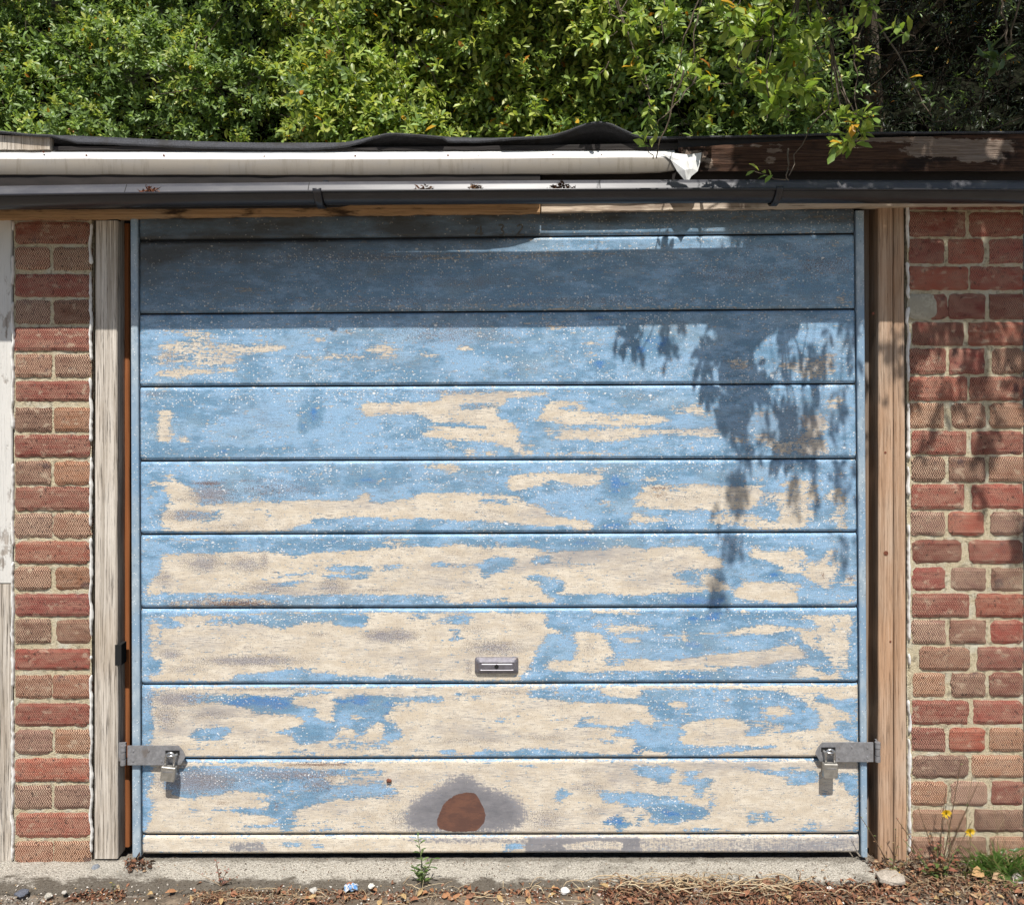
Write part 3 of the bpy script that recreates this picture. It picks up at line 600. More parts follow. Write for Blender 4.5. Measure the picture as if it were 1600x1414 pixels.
# grey scuffs
for a in ((210,485,220,300,90,60,.4),(600,485,450,150,500,90,.45),(600,485,900,350,300,60,.3),
          (210,600,120,60,150,25,.5),(600,600,450,50,400,14,.5),(600,600,600,140,140,22,.4),(950,600,200,70,300,50,.3),(600,600,600,310,150,20,.3),
          (210,715,480,230,170,70,.85),(210,715,900,200,350,60,.5),(210,715,330,360,220,45,.7),(210,715,620,430,200,35,.4),(210,715,300,260,120,30,.4),(600,715,700,340,220,30,.3),(950,715,500,250,260,40,.35),(950,715,1200,300,200,100,.25),
          (210,830,430,200,140,70,.75),(210,830,700,210,160,55,.7),(210,830,810,190,40,80,.6),(210,830,190,300,70,70,.6),(210,830,830,350,220,40,.6),(210,830,1240,350,110,60,.65),(210,830,1500,370,200,20,.4),(210,830,500,440,400,30,.5),(600,830,450,130,420,30,.28),(600,830,500,350,500,30,.28),(600,830,1150,160,200,30,.25),
          (210,946,1560,190,150,45,.85),(210,946,720,345,400,38,.85),(210,946,230,305,90,35,.75),(210,946,1150,180,90,22,.5),(210,946,330,400,200,40,.45),(600,946,80,190,150,50,.8),(600,946,690,265,220,55,.7),(600,946,560,150,150,40,.35),(600,946,1290,260,70,60,.35),(600,946,900,130,90,50,.35),(600,946,530,390,30,60,.5),(600,946,900,390,40,50,.4),
          (210,1064,250,110,220,60,.85),(210,1064,200,220,90,100,.62),(210,1064,480,210,200,40,.45),(210,1064,780,378,90,14,.6),(210,1064,800,50,500,12,.5),(600,1064,700,70,350,22,.42),(600,1064,500,370,400,38,.35),(600,1064,1000,350,200,30,.4),(600,1064,1050,150,200,30,.2),
          (210,1180,400,160,320,85,.95),(210,1180,950,120,420,45,.75),(210,1180,1150,180,120,60,.7),(210,1180,220,230,60,60,.5),(210,1180,1500,370,250,80,.25),(600,1180,100,400,100,80,.45),(600,1180,60,250,150,80,.3),(600,1180,1000,400,160,90,.5),(600,1180,1280,200,160,60,.4),(600,1180,1320,350,100,60,.4),(600,1180,1250,100,120,40,.35)):
    blob('grey', *a)
for a in ((210,715,470,160,110,14,1.0),(210,715,800,145,350,12,.45),(950,715,330,190,70,14,.8),(950,715,330,235,50,20,.6),(950,830,1345,275,14,26,.8),(950,830,1515,295,24,16,.8),
          (210,830,640,455,280,24,.95),(210,830,240,455,50,20,.55),(210,830,660,165,80,20,.45),(210,830,800,160,60,30,.35),(210,1180,1150,58,260,13,.95),(210,1180,1100,130,200,18,.5),(210,1180,545,295,45,18,.6),(210,1180,890,315,18,24,.7),(210,1064,880,48,40,8,.6),
          (600,485,750,40,30,12,.7),(210,485,1330,130,24,14,.5)):
    blob('rust', *a)
for a in ((300,385,90,14,.5),(330,440,60,10,.3),(560,400,200,12,.45),(720,440,160,18,.35),(900,470,260,8,.4),(1150,430,120,22,.4),(1290,415,60,20,.5),(1200,385,160,9,.35),(620,470,300,7,.4)): blob('grey', a[0], a[1], 0, 0, a[2]*4, a[3]*4, a[4])
for a in ((390,455,22,5,.45),(860,398,140,5,.34),(690,402,170,5,.36),(1320,468,20,10,.45),(760,478,300,4,.32),(1000,480,200,4,.34)): blob('cream', a[0], a[1], 0, 0, a[2]*4, a[3]*4, a[4])
# brightness of the blue: low = chalky pale, high = fresh
F['viv'][:] = .30
yy, xx = np.meshgrid(gy, gx, indexing='ij')
F['viv'] += (value_noise(F['viv'].shape, (22, 60), 5)-.5)*.35
def vblob(ox, oy, cx, cy, rx, ry, v):
    cx, cy, rx, ry = ox+cx/4, oy+cy/4, rx/4, ry/4
    w = np.exp(-(((gx[None,:]-cx)/rx)**2 + ((gy[:,None]-cy)/ry)**2)); F['viv'] = F['viv']*(1-w)+v*w
for a in ((210,600,1000,250,350,130,-.05),(210,600,750,350,350,90,.08),(210,600,1050,240,35,80,.85),(210,600,1130,190,60,90,.72),(210,600,350,150,300,90,.50),(210,600,500,420,500,40,.62),
          (600,485,200,400,120,50,.75),(600,485,560,360,220,60,.05),(600,485,800,270,140,50,.65),(600,485,800,400,60,30,.8),(600,485,1360,50,60,14,1.1),(950,485,280,220,180,80,.75),(600,485,1350,330,60,30,.85),
          (210,715,300,380,900,20,.3),(210,715,1450,110,200,50,.62),(600,715,1450,150,60,90,.95),(600,715,1440,420,90,40,.9),(600,715,1200,310,250,60,.05),(950,715,400,80,200,40,.5),(950,715,380,440,40,20,.95),
          (210,830,1150,80,500,35,.62),(600,830,700,80,300,25,.62),(600,830,1250,80,200,25,.68),(950,830,520,425,180,40,1.0),(950,830,680,440,60,30,1.05),(950,830,1040,270,40,20,.9),(950,830,1400,420,300,50,.12),
          (210,946,1050,85,450,40,.62),(950,946,530,80,60,50,.85),(950,946,660,70,60,40,.95),(950,946,900,65,200,20,.85),(950,946,560,240,130,50,.75),(950,946,520,440,160,30,.95),(600,946,1120,230,200,120,.28),
          (210,1064,800,130,300,55,1.0),(210,1064,1400,120,200,50,.85),(210,1064,1080,340,200,60,.45),(600,1064,30,150,80,90,.7),(950,1064,320,140,80,60,.65),(950,1064,620,95,160,40,.22),(950,1064,180,440,60,30,.9),
          (210,1180,1450,220,220,40,.02),(210,1180,600,150,300,40,.4),(600,1180,40,220,60,30,.2),(600,1180,1460,400,80,40,.85),(950,1180,420,370,200,50,.7),(950,1180,40,390,80,30,.85)):
    vblob(*a)
top = 1/(1+np.exp((yy-495)/6)); F['viv'] += top*(.16*np.exp(-((yy-450)/50)**2))
# white flecks sit in bands near the slat edges
SE = [(376,365),(491,483),(604.5,600),(720.5,717),(835.5,832),(951,949),(1070,1067),(1186.5,1185),(1305,1304)]
u = (xx-217)/1118.
dist = np.full(yy.shape, 999.)
for l, r_ in SE: dist = np.minimum(dist, np.abs(yy-(l+(r_-l)*u)))
fl = .20 + .34*np.exp(-((dist-16)/13)**2) + (value_noise(F['fleck'].shape, (12, 34), 9)-.5)*1.25
F['fleck'] = np.clip(fl, 0, .95)
for a in ((210,485,1000,330,300,90,.85),(210,600,600,330,60,22,.9),(950,485,300,400,500,50,.8),(600,715,300,120,250,60,.8),(210,830,430,90,250,30,.95),(210,830,1550,80,90,40,.95),(600,946,1480,90,200,60,.85),(950,946,400,200,300,120,.7),(950,1180,330,330,180,60,1.05),(600,485,800,320,220,50,.75),(950,1064,600,160,400,110,.7),(210,715,800,90,600,30,.8),(600,600,150,250,200,140,.8),(600,600,300,400,300,40,.8)):
    blob('fleck', *a)
# chalky pale areas hold few flecks
F['fleck'] *= np.clip(.35+F['viv']*2.2, .25, 1)
# grime and eave shade in one dark tone at the door head, thinning downwards
line2 = 491-8*u; line1 = 376-11*u
left = np.clip(1-(xx-217)/700, 0, 1)
g = np.where(yy < line1, .84-.08*np.clip((xx-900)/400,0,1), (1.0*np.exp(-(yy-line1)/(22+80*left)))*(.62+.6*left))
g = np.where(yy > line2, .10*np.exp(-(yy-line2)/30), g)
g = g*(.75+.5*value_noise(g.shape, (10, 50), 21)); g = np.where((yy < line1), g*(1-.55*np.clip((xx-820)/60,0,1)*np.clip((yy-346)/8,0,1)), g); g = np.where((yy >= line1)&(yy < line1+24), g*(1-.7*np.clip((xx-780)/90,0,1)), g); F['dirt'] = np.clip(blur(g, .6, 2), 0, 1)  # dark tone thinned where the sun band crosses the top slats
F['fleck'] = np.where(yy < line1, np.clip(.12+.55*np.clip((xx-600)/500,0,1)*value_noise(g.shape,(8,20),3)*1.6, 0, .75), F['fleck'])
F['fleck'] = np.where((yy >= line1)&(yy < line2), np.clip(.25+.5*np.exp(-((yy-(line1+32))/12)**2)*np.clip(1-np.abs(xx-760)/520,0,1)*1.6+.42*np.exp(-((yy-(line2-12))/10)**2)*np.clip(1.2-np.abs(xx-700)/700,0,1)+(value_noise(g.shape,(9,26),33)-.5)*.3,0,.95), F['fleck'])
blob('cream', 1300, 325, 60, 60, 400, 25, .42); blob('cream', 1100, 325, 200, 60, 600, 16, .36)

def sample(name, px, py):
    a = F[name]; fx = np.clip((px-X0)/CELL, 0, NX-1.001); fy = np.clip((py-Y0F)/CELL, 0, NY-1.001)
    i = fx.astype(int); j = fy.astype(int); u_ = fx-i; v_ = fy-j
    return a[j,i]*(1-u_)*(1-v_)+a[j,i+1]*u_*(1-v_)+a[j+1,i]*(1-u_)*v_+a[j+1,i+1]*u_*v_

# ------------------------------------------------------------------ the garage door
DOOR = empty('garage_door', P0(780, 1336), 'steel up-and-over garage door in flaking blue and cream paint with a brown disc low down', 'garage door')
DO = DOOR.location
seams = [(338,324)] + SE + [(1336,1334)]
def xl(y): return 217+(y-330)/1006*5
def xr(y): return 1335+(y-330)/1006*8
for k in range(10):
    (tl, tr), (bl, br) = seams[k], seams[k+1]
    Hh = ((bl-tl)+(br-tr))/2-2.6
    ts = [0,.7,1.5,2.4,3.3,4.3,5.4,6.5]+list(np.arange(8.5, Hh-6.5, 2.0))+[Hh-6,Hh-5,Hh-4,Hh-3,Hh-2,Hh-1.2,Hh-.5,Hh]
    ts = np.array(ts)/Hh
    us = np.linspace(0, 1, 561)
    T, U = np.meshgrid(ts, us, indexing='ij')
    yt = tl+(tr-tl)*U+1.3; yb = bl+(br-bl)*U-1.3
    PY = yt+(yb-yt)*T; PX = xl(PY)+(xr(PY)-xl(PY))*U
    tp = T*Hh; bp = (1-T)*Hh
    dep = -.0045*np.clip(1-tp/1.6, 0, 1) - .0032*np.clip(1-tp/5.0, 0, 1)**1.3 - .0065*np.clip(1-bp/5.0, 0, 1)**1.8
    ex = np.minimum(U, 1-U)*1120
    dep -= .004*np.clip(1-ex/4, 0, 1)**2
    dep += .0016*(value_noise(T.shape, (30, 90), 40+k)-.5)
    pa = np.stack([sample('cream',PX,PY), sample('grey',PX,PY), sample('rust',PX,PY), np.clip(sample('viv',PX,PY),0,1.2)], -1)
    pb = np.stack([sample('fleck',PX,PY), sample('dirt',PX,PY), sample('disc',PX,PY), sample('stain',PX,PY)], -1)
    grid_obj('slat', (PX-800)*S, -dep, (1340-PY)*S, M['door'], DOOR, {'pa': pa, 'pb': pb}, off=DO)
mb = MB()   # sheet behind the slats, black for the shade in the grooves
mb.box((216-800)*S, (1342-800)*S, .014, .022, (1335-800+800-1340)*-S, (1340-330)*S); bk = mb.build('backing_sheet', M['blackboard'], DOOR)
for (a0, a1, b0, b1) in ((205, 215.6, 208, 220.6), (1336.5, 1349, 1345, 1354.5)):
    mb = MB()
    n = 40
    for i in range(n):
        t0, t1 = i/n, (i+1)/n
        for (ya, yb_) in ((330, 1337),):
            y_0 = ya+(yb_-ya)*t0; y_1 = ya+(yb_-ya)*t1
            p = []
            for (yy_, tt) in ((y_0, t0), (y_1, t1)):
                xa = a0+(b0-a0)*tt; xb = a1+(b1-a1)*tt
                for (q, d) in ((0,-.02),(0,.0035),(.12,.0055),(.88,.0055),(1,.0035),(1,-.012)):
                    p.append(((xa+(xb-xa)*q-800)*S, -d, (1340-yy_)*S))
            mb.add(p, [(j, j+1, j+7, j+6) for j in range(5)])
    mb.build('side_rail', M['rail'], DOOR)
# lock plate with keyhole
mb = MB()
def ring(x0,x1,y0,y1,d,r): # rounded rectangle loop in photo pixels
    pts = []
    for cx, cy, a0 in ((x1-r,y0+r,-90),(x1-r,y1-r,0),(x0+r,y1-r,90),(x0+r,y0+r,180)):
        for k in range(5):
            a = R(a0+k*22.5); pts.append(P0(cx+r*math.cos(a), cy+r*math.sin(a), d))
    return pts
loops = [ring(742,810,1026,1051,-.002,4), ring(742,810,1026,1051,.004,4), ring(744,808,1028,1049.5,.009,4), ring(748.5,804,1032,1044.5,.013,2.2), ring(751,802,1034.5,1043.5,.0115,1.5), ring(753,800,1035.5,1042.8,.0132,1.5)]
vs = [p for l in loops for p in l]; fs = []
for l in range(len(loops)-1):
    for i in range(20): fs.append((l*20+i, l*20+(i+1)%20, (l+1)*20+(i+1)%20, (l+1)*20+i))
fs.append(tuple((len(loops)-1)*20+i for i in range(20)))
mb.add(vs, fs); HP = mb.build('lock_plate', M['zinc'], DOOR)
mb = MB(); mb.tube([P0(776,1038.5,.009), P0(776,1038.5,.0142)], .0062, 12); kh = mb.build('keyhole', M['hole'], HP)
mb = MB()
for dx in (-1.5, 1.5): mb.tube([P0(608+dx,1219+dx*.4,-.002), P0(608+dx,1219,.003), P0(608.5+dx,1220,.005)], .0048, 7)
mb.build('bolt', M['rustm'], DOOR, True)
# old hand-painted house number, almost gone
def stroke(mb, pts, w, d=.0012):
    for (xa, ya), (xb, yb) in zip(pts[:-1], pts[1:]):
        dx, dy = xb-xa, yb-ya; L = math.hypot(dx, dy); nx, ny = -dy/L*w/2, dx/L*w/2
        mb.add([P0(xa+nx,ya+ny,d),P0(xb+nx,yb+ny,d),P0(xb-nx,yb-ny,d),P0(xa-nx,ya-ny,d)], [(0,1,2,3)]); d += .00005
for g_ in ([[(748,355),(742,366),(755,365)],[(751,353),(752,369)]], [[(779,353),(784,351),(787,354),(783,359),(787,362),(786,367),(780,368)]], [[(808,354),(813,351),(817,354),(813,361),(807,368),(819,367)]]):
    mb = MB(); 
    for s_ in g_: stroke(mb, s_, 2.6)
    mb.build('numeral', M['chalk'], DOOR)

# ------------------------------------------------------------------ hasps and padlocks
def hasp(flip, x, y):
    """x,y = photo pixel of the hinge pin; plate runs to the right unless flipped"""
    sgn = -1 if flip else 1
    lab = 'grey steel hasp bridging the pine post and the door on the right' if flip else 'grey steel hasp bridging the silvered post and the door on the left'
    H = empty('hasp', P0(x, y, 0), lab, 'hasp')
    q = lambda px, py, d: P0(x+sgn*px, y+py, d)
    mb = MB()
    out = [(7,-15),(86,-15),(93,-7),(97,2),(90,14),(84,15),(7,15)]
    # slot in the plate is shown by the dark recess part; plate is a 2.5 mm slab bent slightly
    f = [q(a,b,.0155) for a,b in out]; bk_ = [q(a,b,.0125) for a,b in out]
    n = len(out); idx = list(range(n))
    fs = [tuple(idx), tuple(n+i for i in reversed(idx))]+[(i,(i+1)%n,n+(i+1)%n,n+i) for i in range(n)]
    mb.add(f+bk_, fs); PT = mb.build('plate', M['steel'], H)
    mb = MB()
    for (a, b, yoff) in ((-15,-6,0),(-5,5,0),(6,15,0)):
        mb.tube([q(0,a,.0135), q(0,b,.0135)], .0078 if abs(a)>5 else .0072, 12)
    mb.build('hinge_knuckle', M['steel'], H, False)
    mb = MB(); xs = sorted([(x-sgn*12-800)*S, (x-sgn*1-800)*S]); mb.box(xs[0], xs[1], -.004+.008, .012, (1340-y-14)*S, (1340-y+14)*S); mb.build('post_leaf', M['steel'], H)
    mb = MB(); mb.box(*sorted([(x+sgn*66-800)*S,(x+sgn*88-800)*S]), -.0163, -.0152, (1340-y+1)*S, (1340-y+4.5)*S+.006); mb.build('slot', M['hole'], PT)
    mb = MB(); c0 = 77
    mb.tube([q(c0-8,-3,.012), q(c0-8,-3,.022), q(c0-6,-3,.030), q(c0,-3,.034), q(c0+6,-3,.030), q(c0+8,-3,.022), q(c0+8,-3,.012)], .0036, 8); mb.build('staple', M['chrome'], H, True)
    for a, b in ((16,-7),(16,8),(40,-8),(60,9)): mb = MB(); mb.tube([q(a,b,.0150),q(a,b,.0172)], .0030, 8); mb.build('rivet', M['steel'], PT, False)
    lab = 'small brushed-steel padlock hanging from the right-hand hasp' if flip else 'small brushed-steel padlock hanging from the left-hand hasp'
    Pk = empty('padlock', q(77, 8, .03), lab, 'padlock')
    tilt = .10 if not flip else .02
    def r(a, b, d): # rotate about shackle
        ca, sa = math.cos(tilt), math.sin(tilt); return P0(x+sgn*77+(a*ca-b*sa)*.88, y+(a*sa+b*ca)*.92-3, d)
    mb = MB()
    lo = [(-11.5,17),(-12.5,18),(-12.5,39.5),(-11,41),(11,41),(12.5,39.5),(12.5,18),(11.5,17)]
    rows = []
    for d, k in ((.022,.93),(.0235,1),(.0375,1),(.039,.93)): rows.append([r(a*k,29+(b-29)*k,d) for a,b in lo])
    n = 8; vs = [p for w in rows for p in w]; fs = [tuple(range(n-1,-1,-1)), tuple(24+i for i in range(n))]
    for a in range(3): fs += [(a*n+i, a*n+(i+1)%n, (a+1)*n+(i+1)%n, (a+1)*n+i) for i in range(n)]
    mb.add(vs, fs); LB = mb.build('lock_body', M['lockbody'], Pk)
    mb = MB(); pts = [r(-7.5,19,.031), r(-7.5,5,.031)]
    for k in range(9): a = math.pi-math.pi*k/8; pts.append(r(7.5*math.cos(a), 3-7.5*math.sin(a)*1.1, .031))
    pts += [r(7.5,5,.031), r(7.5,19,.031)]
    mb.tube(pts, .0034, 8); mb.build('shackle', M['chrome'], Pk, True)
    mb = MB(); mb.box(*[(v) for v in sorted([r(-9,23,.039)[0], r(9,23,.039)[0]])], -.0396, -.0388, r(0,25,.03)[2], r(0,23.8,.03)[2]); mb.build('stamped_line', M['steel'], LB)
hasp(False, 196, 1176); hasp(True, 1368, 1171)
# ------------------------------------------------------------------ brick piers
def lin(c): return tuple(((x/255)/12.92 if x/255 <= .04045 else ((x/255+.055)/1.055)**2.4)*.80 for x in c)
REDS = [(178,84,72),(165,72,64),(190,98,80),(156,70,62),(172,80,74),(185,92,72)]
BRNS = [(150,100,80),(165,115,88),(140,92,78),(176,108,82),(152,108,98),(182,120,84),(134,84,70)]
def pier(name, label, rows, xa, xb, y0, y1, seed, slabs):
    rd = random.Random(seed)
    E = empty(name, P0((xa+xb)/2, y1), label, 'brick pier')
    mb = MB()
    def cell(bx0, bx1, by0, by1, c, al):
        bx0 -= 1.1; bx1 += 1.1; by0 -= 1.3; by1 += 1.3
        nx_ = max(4, int((bx1-bx0)/6)); ny_ = 7
        rot = rd.uniform(-.7,.7)
        vs = []
        dd = .0045+rd.uniform(-.0015,.0015)
        rc = rd.uniform(.3, 1.7) if rd.random() < .8 else rd.uniform(2.5,4.5)
        tl_ = rd.uniform(-.0012,.0012)
        for j in range(ny_+1):
            for i in range(nx_+1):
                px = bx0+(bx1-bx0)*i/nx_; py = by0+(by1-by0)*j/ny_+rot*(i/nx_-.5)
                e = min(i, nx_-i); f = min(j, ny_-j)
                if e == 0: px += nz(py*.13, seed, bx0)*2.4*(1 if bx0>xa+3 else .6)
                if f == 0: py += nz(px*.11, seed+5, by0)*2.2
                if e == 0 and f == 0: px += (1 if i == 0 else -1)*rc; py += (1 if j == 0 else -1)*rc*.6
                d = dd + tl_*(i/nx_-.5) + nz(px*.2, py*.2, seed)*.0008
                if e == 0 or f == 0: d -= .0036
                vs.append(P0(px, py, d))
        base = len(vs)
        fs = [(j*(nx_+1)+i, (j+1)*(nx_+1)+i, (j+1)*(nx_+1)+i+1, j*(nx_+1)+i+1) for j in range(ny_) for i in range(nx_)]
        loop = [i for i in range(nx_+1)]+[j*(nx_+1)+nx_ for j in range(1,ny_+1)]+[ny_*(nx_+1)+i for i in range(nx_-1,-1,-1)]+[j*(nx_+1) for j in range(ny_-1,0,-1)]
        back = [(vs[k][0], .012, vs[k][2]) for k in loop]
        vs += back
        for q in range(len(loop)):
            q2 = (q+1) % len(loop); fs.append((loop[q], loop[q2], base+q2, base+q))
        mb.add(vs, fs, 0, (*c, al))
    for (by0, by1, spans, kinds) in rows:
        for (s0, s1), kd in zip(spans, kinds):
            pal = REDS if kd == 'r' else BRNS
            c = rd.choice(pal); k = rd.uniform(.80,1.02); c = lin(tuple(min(235,x*k) for x in c)); lum = sum(c)/3; c = tuple((lum*.06+x*.94)*1.14 for x in c)
            cell(s0+rd.uniform(-.6,.6), s1+rd.uniform(-.6,.6), by0, by1, c, rd.uniform(.3,.5) if kd == 'r' else rd.uniform(.5,.9))
    mb.build('brickwork', M['brick'], E, False)
    # mortar body
    nx_, nz_ = int((xb-xa)/3), int((y1-y0)/3)
    px = np.linspace(xa, xb, nx_); py = np.linspace(y0, y1, nz_); PX, PY = np.meshgrid(px, py)
    dep = -.0008+.0034*(value_noise(PX.shape, (3,3), seed, 3)-.5)
    grid_obj('mortar', (PX-800)*S, -dep, (1340-PY)*S, M['mortar'], E, {'tint': np.ones(PX.shape+(4,))}, off=E.location)
    mb = MB()
    for s in slabs: mb.box(*s)
    mb.build('core', M['mortar'], E)
    return E

LR = [(341,344.5,[(26,90),(96,139)],'bb')]
ys = [(348,380),(388,421),(430,463),(470,505),(513,547),(555,588),(597,626),(638,673),(681,713),(722,756),(762,796),(804,839),(847,879),(887,920),(929,961),(969,1004),(1015,1045),(1056,1090),(1100,1133),(1141,1176),(1186,1219),(1228,1262),(1271,1307),(1315,1349)]
hx = [(77,85),(78,86),(80,87),(80,86),(79,86),(81,85),(78,88),(79,89),(80,84),(81,87),(79,86),(82,85)]
for i, (a, b) in enumerate(ys):
    if i % 2 == 0: LR.append((a, b, [(25,140)], 'r'))
    else:
        h = hx[(i//2) % len(hx)]; LR.append((a, b, [(25,h[0]),(h[1],141)], 'bb'))
PL = pier('brick_pier', 'narrow brick pier left of the door, one long brick over two short ones', LR, 21.5, 143, 334, 1352, 3,
     [((21.5-800)*S, (143-800)*S, .014, .30, (1340-1352)*S, (1340-334)*S)])
RR = [(322,327,[(1421,1480),(1487,1597)],'rr'),(333,369,[(1421,1507),(1515,1598)],'rr'),(375,411,[(1421,1474),(1482,1536),(1547,1598)],'rrr'),(418,452,[(1421,1511),(1517,1598)],'rr'),
(461,498,[(1452,1480),(1484,1539),(1546,1598)],'rrr'),(505,539,[(1427,1505),(1514,1598)],'rr'),(546,583,[(1421,1476),(1484,1537),(1550,1598)],'rrb'),(590,625,[(1421,1509),(1516,1598)],'rr'),
(631,668,[(1421,1474),(1487,1538),(1547,1598)],'bbb'),(675,709,[(1425,1508),(1519,1598)],'rr'),(715,751,[(1425,1475),(1483,1537),(1546,1598)],'bbb'),(758,794,[(1425,1505),(1519,1598)],'rr'),
(801,835,[(1425,1475),(1482,1536),(1547,1597)],'brb'),(845,879,[(1426,1502),(1515,1597)],'rr'),(888,922,[(1426,1475),(1487,1539),(1549,1597)],'rbb'),(929,963,[(1426,1513),(1526,1597)],'rr'),
(970,1004,[(1426,1476),(1484,1538),(1549,1597)],'bbr'),(1012,1046,[(1437,1514),(1528,1597)],'br'),(1052,1087,[(1427,1476),(1487,1538),(1546,1597)],'bbr'),(1095,1130,[(1425,1512),(1522,1597)],'rr'),
(1138,1172,[(1425,1475),(1484,1538),(1547,1598)],'rrb'),(1181,1213,[(1427,1511),(1519,1597)],'bb'),(1222,1257,[(1424,1478),(1487,1541),(1550,1598)],'bbr'),(1266,1298,[(1427,1508),(1524,1598)],'bb'),(1308,1341,[(1421,1475),(1482,1540),(1547,1598)],'bbb')]
PR = pier('brick_pier', 'wider brick pier right of the door, dappled with leaf shade', RR, 1417, 1599, 318, 1346, 8,
     [((1417-800)*S, (1599-800)*S, .014, .30, (1340-1346)*S, (1340-318)*S)])
# cement smear patching a brick on the right pier
mb = MB(); ctr = (1439, 480); pts = []
for rr_, d in ((1.0,.0035),(.82,.0068),(.4,.0075)):
    for k in range(28):
        a = 2*math.pi*k/28; w = 1+.16*nz(math.cos(a)*2, math.sin(a)*2, 3)
        sx = 24 if math.cos(a) > 0 else 23
        pts.append(P0(ctr[0]+math.copysign(abs(math.cos(a))**.6, math.cos(a))*sx*rr_*w, ctr[1]+math.copysign(abs(math.sin(a))**.6, math.sin(a))*20*rr_*w, d))
fs = [(r_*28+i, r_*28+(i+1)%28, (r_+1)*28+(i+1)%28, (r_+1)*28+i) for r_ in range(2) for i in range(28)]+[tuple(56+i for i in range(28))]
mb.add(pts, fs); mb.build('cement_patch', M['render'], PR, True)

# white sealant beads beside the piers
def bead(px, y0, y1, w, seed, parent, gaps=(), lean=0):
    mb = MB(); n = int((y1-y0)/3); prev = False; k0 = None; segs = []; cur = []
    for i in range(n+1):
        y = y0+(y1-y0)*i/n
        hole = any(a < y < b for a, b in gaps) or nz(y*.03, seed, 7.7) > .33
        if hole:
            if len(cur) > 2: segs.append(cur)
            cur = []; continue
        x = px+lean*(y-y0)/(y1-y0)+nz(y*.035, seed)*2.6+nz(y*.16, seed+3)*1.0
        ww = w*.66*(1+1.1*nz(y*.04, seed+9)+.5*nz(y*.12, seed+13))
        cur.append((x, y, max(1.0, ww)))
    if len(cur) > 2: segs.append(cur)
    for c in segs:
        mb = MB(); vs = []; m = len(c)
        for i, (x, y, ww) in enumerate(c):
            e = .4 if i in (0, m-1) else 1
            for q, d in ((-1,.000),(-.8,.006),(0,.0095),(.8,.006),(1,.000)): vs.append(P0(x+q*ww/2*e, y, d*e+.001+nz(y*.3,q,seed)*.0012))
        mb.add(vs, [(i*5+j, i*5+j+1, (i+1)*5+j+1, (i+1)*5+j) for i in range(m-1) for j in range(4)])
        mb.build('sealant_bead', M['caulk'], parent, True)
bead(21, 346, 1348, 5.0, 1, PL, ((372,400),(670,700),(855,875)))
bead(142.5, 350, 1330, 5.2, 2, PL, ((565,590),(690,712),(1032,1052)), 1)
bead(1417.5, 320, 1330, 5.5, 5, PR, ((468,478),(1075,1092),(1000,1020)), 3)

# ------------------------------------------------------------------ timber posts
def post(name, label, x0a, x1a, x0b, x1b, y0, y1, d, depth, mats, cat='post', seed=0, part=None, parent=None, amp=.7):
    """vertical post, front face edges run from (x0a,x1a) at the top to (x0b,x1b) at the bottom"""
    E = parent or empty(name, P0((x0b+x1b)/2, y1, d), label, cat)
    n = 90; mb = MB(); rows = []
    for i in range(n+1):
        t = i/n; y = y0+(y1-y0)*t
        a = x0a+(x0b-x0a)*t+nz(t*14, seed)*amp; b = x1a+(x1b-x1a)*t+nz(t*11, seed+4)*amp
        r = 1.3
        yb = y
        if i == n: yb = y+nz(seed, 2)*2
        rows.append([P0(a, yb, d-depth), P0(a, yb, d-.003), P0(a+r, yb, d), P0(a+(b-a)*.33, yb+ (nz(a,seed)*3 if i==n else 0), d+nz(t*9,1,seed)*.0006), P0(a+(b-a)*.66, yb+(nz(b,seed)*4 if i==n else 0), d+nz(t*9,2,seed)*.0006), P0(b-r, yb, d), P0(b, yb, d-.003), P0(b, yb, d-depth)])
    vs = [p for r_ in rows for p in r_]
    fs = [(i*8+j, i*8+j+1, (i+1)*8+j+1, (i+1)*8+j) for i in range(n) for j in range(7)]+[(i*8+7, i*8, (i+1)*8, (i+1)*8+7) for i in range(n)]
    mi = []
    mb.add(vs, fs+[tuple(range(7,-1,-1)), tuple(n*8+k for k in range(8))])
    o = mb.build(part or 'timber', mats, E)
    return E, o
POSTL, _ = post('door_post', 'silver-grey weathered door post with a square notch, beside the left pier', 149, 183, 147, 184, 339, 1341, .001, .046, M['oldwood'], seed=3)
mb = MB(); mb.box((180-800)*S, (190-800)*S, -.0016, .03, (1340-1039)*S, (1340-1007)*S); mb.build('notch', M['hole'], POSTL)
mb = MB(); mb.box((151-800)*S, (184-800)*S, -.0015, .02, (1340-345)*S, (1340-338)*S, jit=.001); mb.build('packing_piece', M['blackboard'], POSTL)
post('edge_strip', None, 180, 190, 180, 190.5, 345, 1338, -.047, .02, M['orange'], seed=5, part='edge_strip', parent=POSTL)
POSTR, PB = post('door_post', 'brown pine door post made of two boards, beside the right pier', 1373, 1395.2, 1372, 1396.2, 318, 1352, .001, .064, M['pine'], seed=9, part='inner_board')
post('x', None, 1396.8, 1413, 1397.6, 1418, 320, 1350, -.001, .07, M['pine'], seed=12, part='outer_board', parent=POSTR)
post('x', None, 1364, 1380, 1364, 1380, 320, 1345, -.066, .03, M['pineface'], seed=15, part='rebate_strip', parent=POSTR)
for (x, y, rr_) in ((1384,864,3.6),(1383,707,1.8),(1391,1002,1.6),(1364,490,2.2)):
    mb = MB(); mb.tube([P0(x,y,.0), P0(x,y,.0022)], rr_*S, 10); mb.build('knot', M['rustm'], PB)
NEI, _ = post('neighbouring_post', 'peeling white painted post at the left edge, jointed halfway down', -60, 17.5, -62, 18.5, 344, 911, -.002, .09, M['postpaint'], seed=21, part='upper_board')
post('x', None, -60, 18.5, -60, 18, 913, 1345, -.0005, .09, M['oldwood'], seed=23, part='lower_board', parent=NEI)
